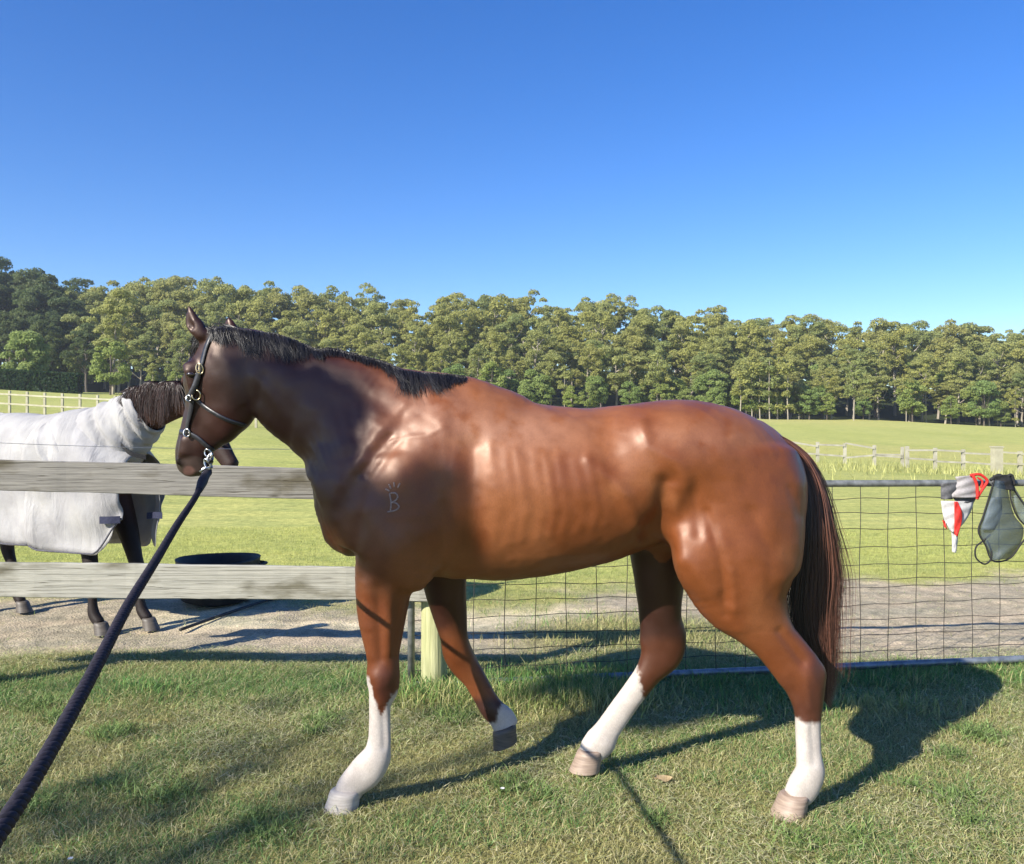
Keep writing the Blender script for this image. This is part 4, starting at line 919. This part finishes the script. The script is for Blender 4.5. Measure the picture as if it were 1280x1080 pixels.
# neck rug: sleeve from the shoulder to behind the ears
rows = []; NA = crom([[.36, 1.26, .33, .30], [.55, 1.30, .295, .26], [.75, 1.40, .26, .20], [.93, 1.50, .215, .155], [1.06, 1.585, .185, .135]], 12)
NA = np.array(NA)
for i, (x, z, ra, rb) in enumerate(NA):
    d = np.array([.82, .57]); t = i/(len(NA)-1); r = []
    for j in range(73):
        a = 2*math.pi*j/72; up_ = math.cos(a); lat = math.sin(a)
        fold = .036*(abs(math.sin(i*.43+1.5*math.sin(a)+.5*math.cos(a*2)))**.6-.5)+.008*math.sin(i*1.3+a*3)
        R1 = ra+fold*.5+(-.05 if up_ < 0 else 0)*(-up_)*(1-t)*0; lowx = -.16*(1-t)*max(-up_, 0)
        slope = .42*(-up_)
        r.append((x+(-.57)*up_*R1*.75+.0+(.10 if up_ < 0 else 0)*(-up_)*(1-t), lat*(rb+fold), z+.82*up_*R1))
    rows.append(r)
cloth('neck_rug', rows, RUG, horse2)
def chest_flap():
    rows = []
    for i in range(15):
        t = i/14; r = []
        for j in range(12):
            u = j/11; r.append((1.0+.17*u-.05*u*u, .10-.08*u+.02*math.sin(t*5), 1.02-.42*t+(.06*(abs(u-.5)*2)**2*t)))
        rows.append(r)
    cloth('chest_flap', rows, RUG, horse2)
chest_flap()
DG = varied('rug_binding', (.05, .05, .06), (.1, .1, .12), 60, .8)
def hem_line(x0, x1, hem, swell):
    pts = []
    for x in np.linspace(x0, x1, 30):
        hw = np.interp(x, TB[0], TB[2])+swell; pts.append((x, -(hw-.035+.015*math.sin(9+x*5)), hem(x)+.004))
    MB().tube(pts, .0065, 6).build('hem_binding', DG, horse2, True)
hem_line(.22, 1.0, lambda x: .57+.26*float(sstep(.80, 1.03, x))+.03*float(sstep(.3, .2, x)), .018)
hem_line(-1.0, .2, lambda x: .60+.14*float(sstep(.0, -.6, x)), .006)
def web(name, pts, w, mat): 
    P = crom(pts, 8); V = []; F = []
    for i, p in enumerate(P):
        V += [p+np.array([0, 0, w/2]), p-np.array([0, 0, w/2]), p+np.array([.002, -.005, -w/2]), p+np.array([.002, -.005, w/2])]
    for i in range(len(P)-1): F += [(i*4+k, i*4+(k+1) % 4, (i+1)*4+(k+1) % 4, (i+1)*4+k) for k in range(4)]
    F += [(0, 1, 2, 3), tuple((len(P)-1)*4+k for k in (3, 2, 1, 0))]
    return MB().add(V, F).build(name, mat, horse2)
web('chest_strap', [(.86, -.245, .81), (.93, -.235, .812), (1.0, -.20, .815)], .05, M['navy_web'])
web('chest_strap', [(1.06, -.02, .825), (1.12, -.0, .83), (1.19, -.01, .83)], .045, M['navy_web'])
web('neck_strap', [(.98, -.175, 1.33), (1.04, -.15, 1.27), (1.12, -.09, 1.24)], .03, M['black_web'])
web('head_collar', [(1.38, -.08, 1.74), (1.46, -.105, 1.64), (1.54, -.11, 1.48), (1.61, -.10, 1.40)], .022, M['black_leather'])
web('head_collar', [(1.49, -.108, 1.60), (1.59, -.1, 1.40), (1.68, -.075, 1.36), (1.74, -.06, 1.34)], .02, M['black_leather'])

# ------------------------------------------------------------------ things on the ground beyond the fence
tb = empty('rubber_feed_tub', W(273, 750, 7.2)); tb.location.z = float(terr(tb.location.x, 7.2)); tag(tb, 'low round black rubber feed tub on the grass behind the lower board', 'feed tub')
V = []; F = []; n = 40; prof = [(.24, 0), (.29, .02), (.315, .12), (.325, .2), (.33, .33), (.335, .345), (.325, .35), (.31, .33), (.29, .2), (.26, .06), (.0, .05)]
for (r, z) in prof: V += [(math.cos(a)*r*(1+.03*math.sin(2*a)), math.sin(a)*r*(1+.02*math.cos(3*a)), z+.008*math.sin(2*a+1)) for a in [2*math.pi*k/n for k in range(n)]]
for i in range(len(prof)-1): F += [(i*n+k, i*n+(k+1) % n, (i+1)*n+(k+1) % n, (i+1)*n+k) for k in range(n)]
MB().add(V, F).build('tub_wall', M['rubber'], tb, True)
for a in (.3, math.pi+.3): MB().tube([(math.cos(a+d)*(.335+.05*math.sin((d+.25)/.5*math.pi)), math.sin(a+d)*(.335+.05*math.sin((d+.25)/.5*math.pi)), .29) for d in np.linspace(-.25, .25, 9)], .012, 8).build('handle', M['rubber'], tb, True)
pts = [W(*p) for p in ((362, 742, 7.3), (330, 752, 7.1), (295, 765, 6.75), (262, 777, 6.45), (225, 790, 6.15))]
for p in pts: p[2] = float(terr(p[0], p[1]))+.012
ho = empty('black_hose', pts[0]); tag(ho, 'thin black hose lying across the bare soil behind the fence', 'hose'); MB().tube(crom(pts, 5)-pts[0], .012, 8).build('hose_pipe', M['rubber'], ho, True)

# ------------------------------------------------------------------ masks hanging on the gate
def panel(name, left, right, mat, parent, o0, off=.03, nu=10, bulge=.02, ns=6, wob=.004):
    l = crom(left, ns); r = crom(right, ns); rows = []
    for i, (a, b) in enumerate(zip(l, r)):
        row = []
        for j in range(nu+1):
            u = j/nu; q = a*(1-u)+b*u; p = gate_pt(q[0], q[1], off+bulge*math.sin(math.pi*u)+wob*math.sin(i*.9+u*5)); row.append(p-o0)
        rows.append(row)
    V = [p for r_ in rows for p in r_]; n = nu+1; F = [(i*n+j, i*n+j+1, (i+1)*n+j+1, (i+1)*n+j) for i in range(len(rows)-1) for j in range(n-1)]
    me = bpy.data.meshes.new(name); me.from_pydata([tuple(v) for v in V], [], F); me.update(); o = link(name, me, mat, parent, True)
    md = o.modifiers.new('thickness', 'SOLIDIFY'); md.thickness = .003; md.offset = 0; return o
def gtube(name, pts, r, mat, parent, o0, off=.035, closed=False, ns=8):
    q = crom(pts, ns); return MB().tube([gate_pt(a[0], a[1], off)-o0 for a in q], r, 8, closed).build(name, mat, parent, True)
o0 = gate_pt(1200, 600, .02); mk = empty('fly_mask', o0); tag(mk, 'light grey fly mask with red trim hung over the gate top rail', 'fly mask')
panel('cloth_panel', [(1176, 604), (1176, 612), (1176, 624)], [(1196, 603), (1200, 612), (1190, 624)], M['dark_cloth'], mk, o0, .045)
panel('cloth_panel', [(1194, 596), (1196, 604), (1192, 613), (1188, 622)], [(1217, 594), (1221, 604), (1223, 614), (1222, 622)], M['grey_cloth'], mk, o0, .055)
panel('cloth_panel', [(1176, 626), (1178, 640), (1181, 652), (1188, 664)], [(1217, 627), (1214, 638), (1206, 652), (1193, 666)], M['white_cloth'], mk, o0, .04)
panel('inner_panel', [(1190, 621), (1194, 626)], [(1221, 621), (1216, 630)], M['dark_cloth'], mk, o0, .03)
panel('red_stripe', [(1193, 627), (1193, 645), (1193, 668)], [(1197, 627), (1203, 645), (1197, 671)], M['red_trim'], mk, o0, .068, bulge=.004)
panel('red_stripe', [(1178, 650), (1180, 658)], [(1181, 651), (1184, 662)], M['red_trim'], mk, o0, .062, bulge=.003)
panel('dangling_tape', [(1189, 662), (1190, 676), (1190, 690)], [(1196, 662), (1197, 676), (1195, 691)], M['white_cloth'], mk, o0, .04, 3, .004)
gtube('red_binding', [(1216, 594), (1221, 606), (1222, 622)], .009, M['red_trim'], mk, o0, .075)
gtube('red_binding', [(1213, 594), (1224, 593), (1231, 597), (1234, 602), (1229, 610), (1224, 618), (1221, 624)], .0085, M['red_trim'], mk, o0, .07)
gtube('red_binding', [(1222, 597), (1228, 602), (1226, 610)], .006, M['red_trim'], mk, o0, .06)
o0 = gate_pt(1255, 600, .02); mk = empty('fly_mask', o0); tag(mk, 'blue grey mesh fly mask hung by black straps over the gate rail', 'fly mask')
m = MN('mask_mesh', .6, .4); f = m.noise(300, 1); m.col(m.ramp(f, [(.35, (.03, .045, .06)), (.65, (.08, .11, .135))])); m.b.inputs['Alpha'].default_value = .62; MM = m.m
m = MN('mask_mesh_pale', .6, .4); f = m.noise(300, 1); m.col(m.ramp(f, [(.35, (.08, .11, .13)), (.65, (.15, .19, .22))])); m.b.inputs['Alpha'].default_value = .5; MP = m.m
panel('mesh_panel', [(1243, 600), (1237, 622), (1230, 645), (1224, 664), (1236, 690), (1240, 701)], [(1258, 602), (1262, 625), (1268, 645), (1279, 660), (1276, 678), (1262, 698)], MM, mk, o0, .05, 12, .045)
panel('mesh_panel', [(1262, 606), (1264, 628), (1272, 646), (1282, 658)], [(1266, 605), (1278, 625), (1290, 640), (1300, 655)], MP, mk, o0, .02, 8, .02)
panel('mesh_panel', [(1239, 622), (1232, 642), (1227, 662)], [(1252, 622), (1252, 642), (1244, 662)], MP, mk, o0, .085, 6, .015)
gtube('binding', [(1243, 600), (1236, 622), (1229, 645), (1223, 664), (1232, 682), (1241, 701), (1262, 698), (1277, 679), (1290, 662)], .005, M['black_web'], mk, o0, .062)
gtube('binding', [(1262, 606), (1264, 626), (1272, 646), (1284, 658), (1296, 661)], .005, M['black_web'], mk, o0, .062)
gtube('binding', [(1262, 604), (1276, 625), (1292, 646)], .005, M['black_web'], mk, o0, .05)
gtube('ear_loop', [(1238, 668), (1229, 676), (1220, 684), (1220, 697), (1230, 705), (1238, 700), (1239, 688), (1234, 676)], .005, M['black_web'], mk, o0, .06)
panel('strap', [(1241, 594), (1243, 602), (1246, 610)], [(1262, 593), (1267, 604), (1269, 614)], M['black_web'], mk, o0, .06, 6, .01)
gtube('strap', [(1238, 600), (1248, 594), (1256, 597), (1264, 594), (1268, 606)], .010, M['black_web'], mk, o0, .055)

# ------------------------------------------------------------------ grass
def blades(n, yr, density_fn, hfn, wfn, colfn, lean=.5, segs=2, seed=1, lie=0):
    r_ = np.random.default_rng(seed); y = np.sqrt(r_.uniform(yr[0]**2, yr[1]**2, n)); x = r_.uniform(-1, 1, n)*(y*.66+.35)
    k = r_.random(n) < density_fn(x, y); x, y = x[k], y[k]; n = len(x); z = terr(x, y)-.012*dirt(x, y)-.004
    h = hfn(x, y, r_); w = wfn(x, y, r_); a = r_.uniform(0, 6.283, n); d = np.stack([np.cos(a), np.sin(a), np.zeros(n)], 1)
    ln = np.abs(r_.normal(lean, .35, n)); sd = np.stack([-np.sin(a), np.cos(a), np.zeros(n)], 1); tw = r_.normal(0, .8, n); sd = sd*np.cos(tw)[:, None]+d*np.sin(tw)[:, None]
    B = np.stack([x, y, z], 1); up_ = np.array([0, 0, 1.]); rows = []
    if lie: B[:, 2] += r_.uniform(.004, .03, n)
    for t in np.linspace(0, 1, segs+1)[:-1]:
        c = B+d*(h*ln*t**1.6)[:, None]+up_*(h*t*(1-.3*t*np.minimum(ln, 1.5)) if not lie else h*.12*np.sin(math.pi*t))[:, None]
        if lie: c = B+d*(h*t)[:, None]+up_*(h*.12*np.sin(math.pi*t)+t*r_.normal(0, .006, n))[:, None]
        ww = (w*(1-.35*t))[:, None]*.5; rows += [c-sd*ww, c+sd*ww]
    tip = B+d*(h*(ln if not lie else 1))[:, None]+up_*(h*np.maximum(.7-.3*(ln-1), .25) if not lie else 0*h)[:, None]
    rows.append(tip); m_ = len(rows); V = np.stack(rows, 1).reshape(-1, 3); i = np.arange(n)*m_; Fs = []
    for s in range(segs-1): Fs += [np.stack([i+2*s, i+2*s+1, i+2*s+3], 1), np.stack([i+2*s, i+2*s+3, i+2*s+2], 1)]
    Fs.append(np.stack([i+2*segs-2, i+2*segs-1, i+2*segs], 1)); c = colfn(x, y, r_)
    cols = np.repeat(c, m_, 0)
    return V, np.concatenate(Fs), cols
m = MN('grass_blade', .55, .3); m.col(m.attr())
tr = m.n('BsdfTranslucent'); m.l(m.attr(), tr.inputs[0]); mx = m.n('MixShader'); mx.inputs[0].default_value = .3
m.l(m.b.outputs[0], mx.inputs[1]); m.l(tr.outputs[0], mx.inputs[2]); m.l(mx.outputs[0], m.t.nodes['Material Output'].inputs[0]); GR = m.m
def lush(x, y):   # greener, longer strip under the fence and clumps
    return np.clip(sstep(.62, .0, np.abs(y-4.95-.05*x)/1.0)*.9+sstep(.6, .72, N1.fbm(x, y, 1.1, 3))*.5, 0, 1)
def gcol(x, y, r_):
    n = len(x); q = r_.random((n, 1)); L = lush(x, y)[:, None]; st = N2.fbm(x, y, 1.7, 3)[:, None]
    green = np.array([.17, .245, .065])*(1-q)+np.array([.28, .355, .11])*q; olive = np.array([.27, .265, .10])*(1-q)+np.array([.47, .45, .20])*q
    lushc = np.array([.09, .20, .055])*(1-q)+np.array([.18, .32, .09])*q; straw = np.array([.46, .41, .21])*(.7+.5*q)
    c = np.where(r_.random((n, 1)) < np.clip(.55+1.2*(.55-st), .2, .95), olive, green)
    c = np.where(r_.random((n, 1)) < L*.85, lushc, c); c = np.where(r_.random((n, 1)) < .24*(1-L*.6), straw, c)
    far = sstep(6.5, 10, y)[:, None]; c = c*(1-far)+far*(np.array([.42, .45, .13])*(.75+.5*q)); return c
def fullcol(x, y, r_): return gcol(x, y, r_)
Vs = []; Fs = []; Cs = []; n0 = 0
def addb(t):
    global n0
    Vs.append(t[0]); Fs.append(t[1]+n0); Cs.append(t[2]); n0 += len(t[0])
open_ = lambda x, y: (1-dirt(x, y))*np.clip(.35+1.3*N3.fbm(x, y, 4, 3), 0, 1)
addb(blades(330000, (2.55, 5.6), open_, lambda x, y, r_: r_.uniform(.014, .04, len(x))*(1+1.0*lush(x, y)), lambda x, y, r_: r_.uniform(.0018, .0038, len(x)), gcol, 1.0, 2, 11))
addb(blades(150000, (5.4, 12), lambda x, y: 1-dirt(x, y)*.985, lambda x, y, r_: r_.uniform(.02, .05, len(x)), lambda x, y, r_: r_.uniform(.003, .006, len(x)), gcol, .8, 1, 12))
# tufts along the fence and round the post
tuft = lambda x, y: np.clip(np.exp(-((y-4.85-.06*np.maximum(x, 0))/.14)**2)*.8*sstep(.35, .6, N2.fbm(x, y, 2.2, 2))+np.exp(-(((x+.35)/.35)**2+((y-4.68)/.16)**2))+np.exp(-(((x-.30)/.42)**2+((y-4.6)/.17)**2))+np.exp(-(((x-1.75)/.5)**2+((y-4.5)/.14)**2))*.6, 0, 1)*(x > -2.2)
addb(blades(90000, (4.2, 5.3), tuft, lambda x, y, r_: r_.uniform(.03, .10, len(x))*np.where(np.abs(x+.0)<.75, 1.5, 1), lambda x, y, r_: r_.uniform(.003, .0055, len(x)), lambda x, y, r_: gcol(x, y, r_)*np.array([1, 1.05, .95]), .6, 3, 13))
addb(blades(26000, (5.3, 7.2), lambda x, y: np.exp(-(((x-.95)/.95)**2+((y-5.95)/.72)**2)**2)*.8, lambda x, y, r_: r_.uniform(.03, .1, len(x)), lambda x, y, r_: r_.uniform(.003, .006, len(x)), gcol, .7, 2, 14))
wr = np.random.default_rng(44); wc_ = [(wr.uniform(-2.6, 3.4), wr.uniform(2.8, 5.0), wr.uniform(.03, .1)) for _ in range(38)]
def weeds(x, y):
    o = 0
    for a, b, c in wc_: o = o+np.exp(-((x-a)**2+(y-b)**2)/c**2)
    return np.clip(o, 0, 1)
addb(blades(260000, (2.6, 5.2), weeds, lambda x, y, r_: r_.uniform(.03, .075, len(x)), lambda x, y, r_: r_.uniform(.003, .006, len(x)), lambda x, y, r_: np.array([.17, .25, .075])*r_.uniform(.6, 1.4, (len(x), 1)), .9, 3, 18))
strawc = lambda x, y, r_: np.array([.62, .58, .34])*r_.uniform(.45, 1.25, (len(x), 1))*np.where(r_.random((len(x), 1)) < .4, np.array([[.8, .95, .7]]), np.array([[1, 1, 1]]))
addb(blades(95000, (2.55, 5.7), lambda x, y: np.clip(.2+1.2*sstep(.35, .65, N2.fbm(x, y, 1.7, 3)), 0, 1)*(1-.55*lush(x, y)), lambda x, y, r_: r_.uniform(.02, .075, len(x)), lambda x, y, r_: r_.uniform(.0016, .0036, len(x)), strawc, 1, 3, 15, 1))
addb(blades(9000, (5.2, 7.8), lambda x, y: dirt(x, y)*(N1.fbm(x, y, 3, 2) > .5), lambda x, y, r_: r_.uniform(.02, .08, len(x)), lambda x, y, r_: r_.uniform(.002, .004, len(x)), strawc, 1, 3, 16, 1))
gme = np_mesh('grass', np.concatenate(Vs), np.concatenate(Fs), np.concatenate(Cs)); tag(link('grass', gme, GR), 'short mown grass with dry clippings across the lawn and paddock', 'grass', kind='stuff')
# seed heads in the far field
addn = blades(26000, (22, 60), lambda x, y: np.clip(sstep(.45, .6, N1.fbm(x*.4, y, .12, 3)), .08, 1)*(x > 6), lambda x, y, r_: r_.uniform(.15, .45, len(x)), lambda x, y, r_: r_.uniform(.02, .04, len(x)), lambda x, y, r_: np.array([.44, .44, .16])*r_.uniform(.6, 1.25, (len(x), 1)), .4, 1, 17)
tag(link('long_grass', np_mesh('long_grass', *addn), GR), 'pale long grass and seed heads in the far paddock', 'long grass', kind='stuff')
# fallen leaf and small flowers
p = W(829, 977, 3.56); z = float(terr(p[0], p[1]))+.03; lf = []
for t in np.linspace(0, 1, 9):
    w = .016*math.sin(math.pi*t)**.7; lf.append([(p[0]*0+(t-.5)*.085, -w, .006*math.cos(t*6)), ((t-.5)*.085, 0, -.003), ((t-.5)*.085, w, .008)])
V = [q for r in lf for q in r]; F = [(i*3+j, i*3+j+1, (i+1)*3+j+1, (i+1)*3+j) for i in range(8) for j in range(2)]
o = MB().add(V, F).build('fallen_leaf', M['leaf_brown']); o.location = (p[0], p[1], z); o.rotation_euler = (.1, .15, .3); tag(o, 'curled brown leaf lying on the grass under the belly', 'leaf')
for (px, py, lab) in ((628, 985, 'tiny white flower in the grass in front of the lifted far forehoof'), (88, 1070, 'tiny white flower in the grass at the bottom left near the rope')):
    Yf = 1.5*FPX/(py-HOR)*.975; p = W(px, py, Yf); z = float(terr(p[0], p[1])); fl = empty('daisy', (p[0], p[1], z)); tag(fl, lab, 'flower', 'small white flowers in the grass')
    MB().tube([(0, 0, 0), (.002, 0, .035)], .0008, 5).build('stem', M['hedge_leaf'], fl)
    mb = MB()
    for k in range(9):
        a = k*2*math.pi/9; mb.add([(0, 0, .036), (math.cos(a-.3)*.007, math.sin(a-.3)*.007, .038), (math.cos(a)*.011, math.sin(a)*.011, .039), (math.cos(a+.3)*.007, math.sin(a+.3)*.007, .038)], [(0, 1, 2, 3)])
    mb.build('petals', M['petal'], fl)
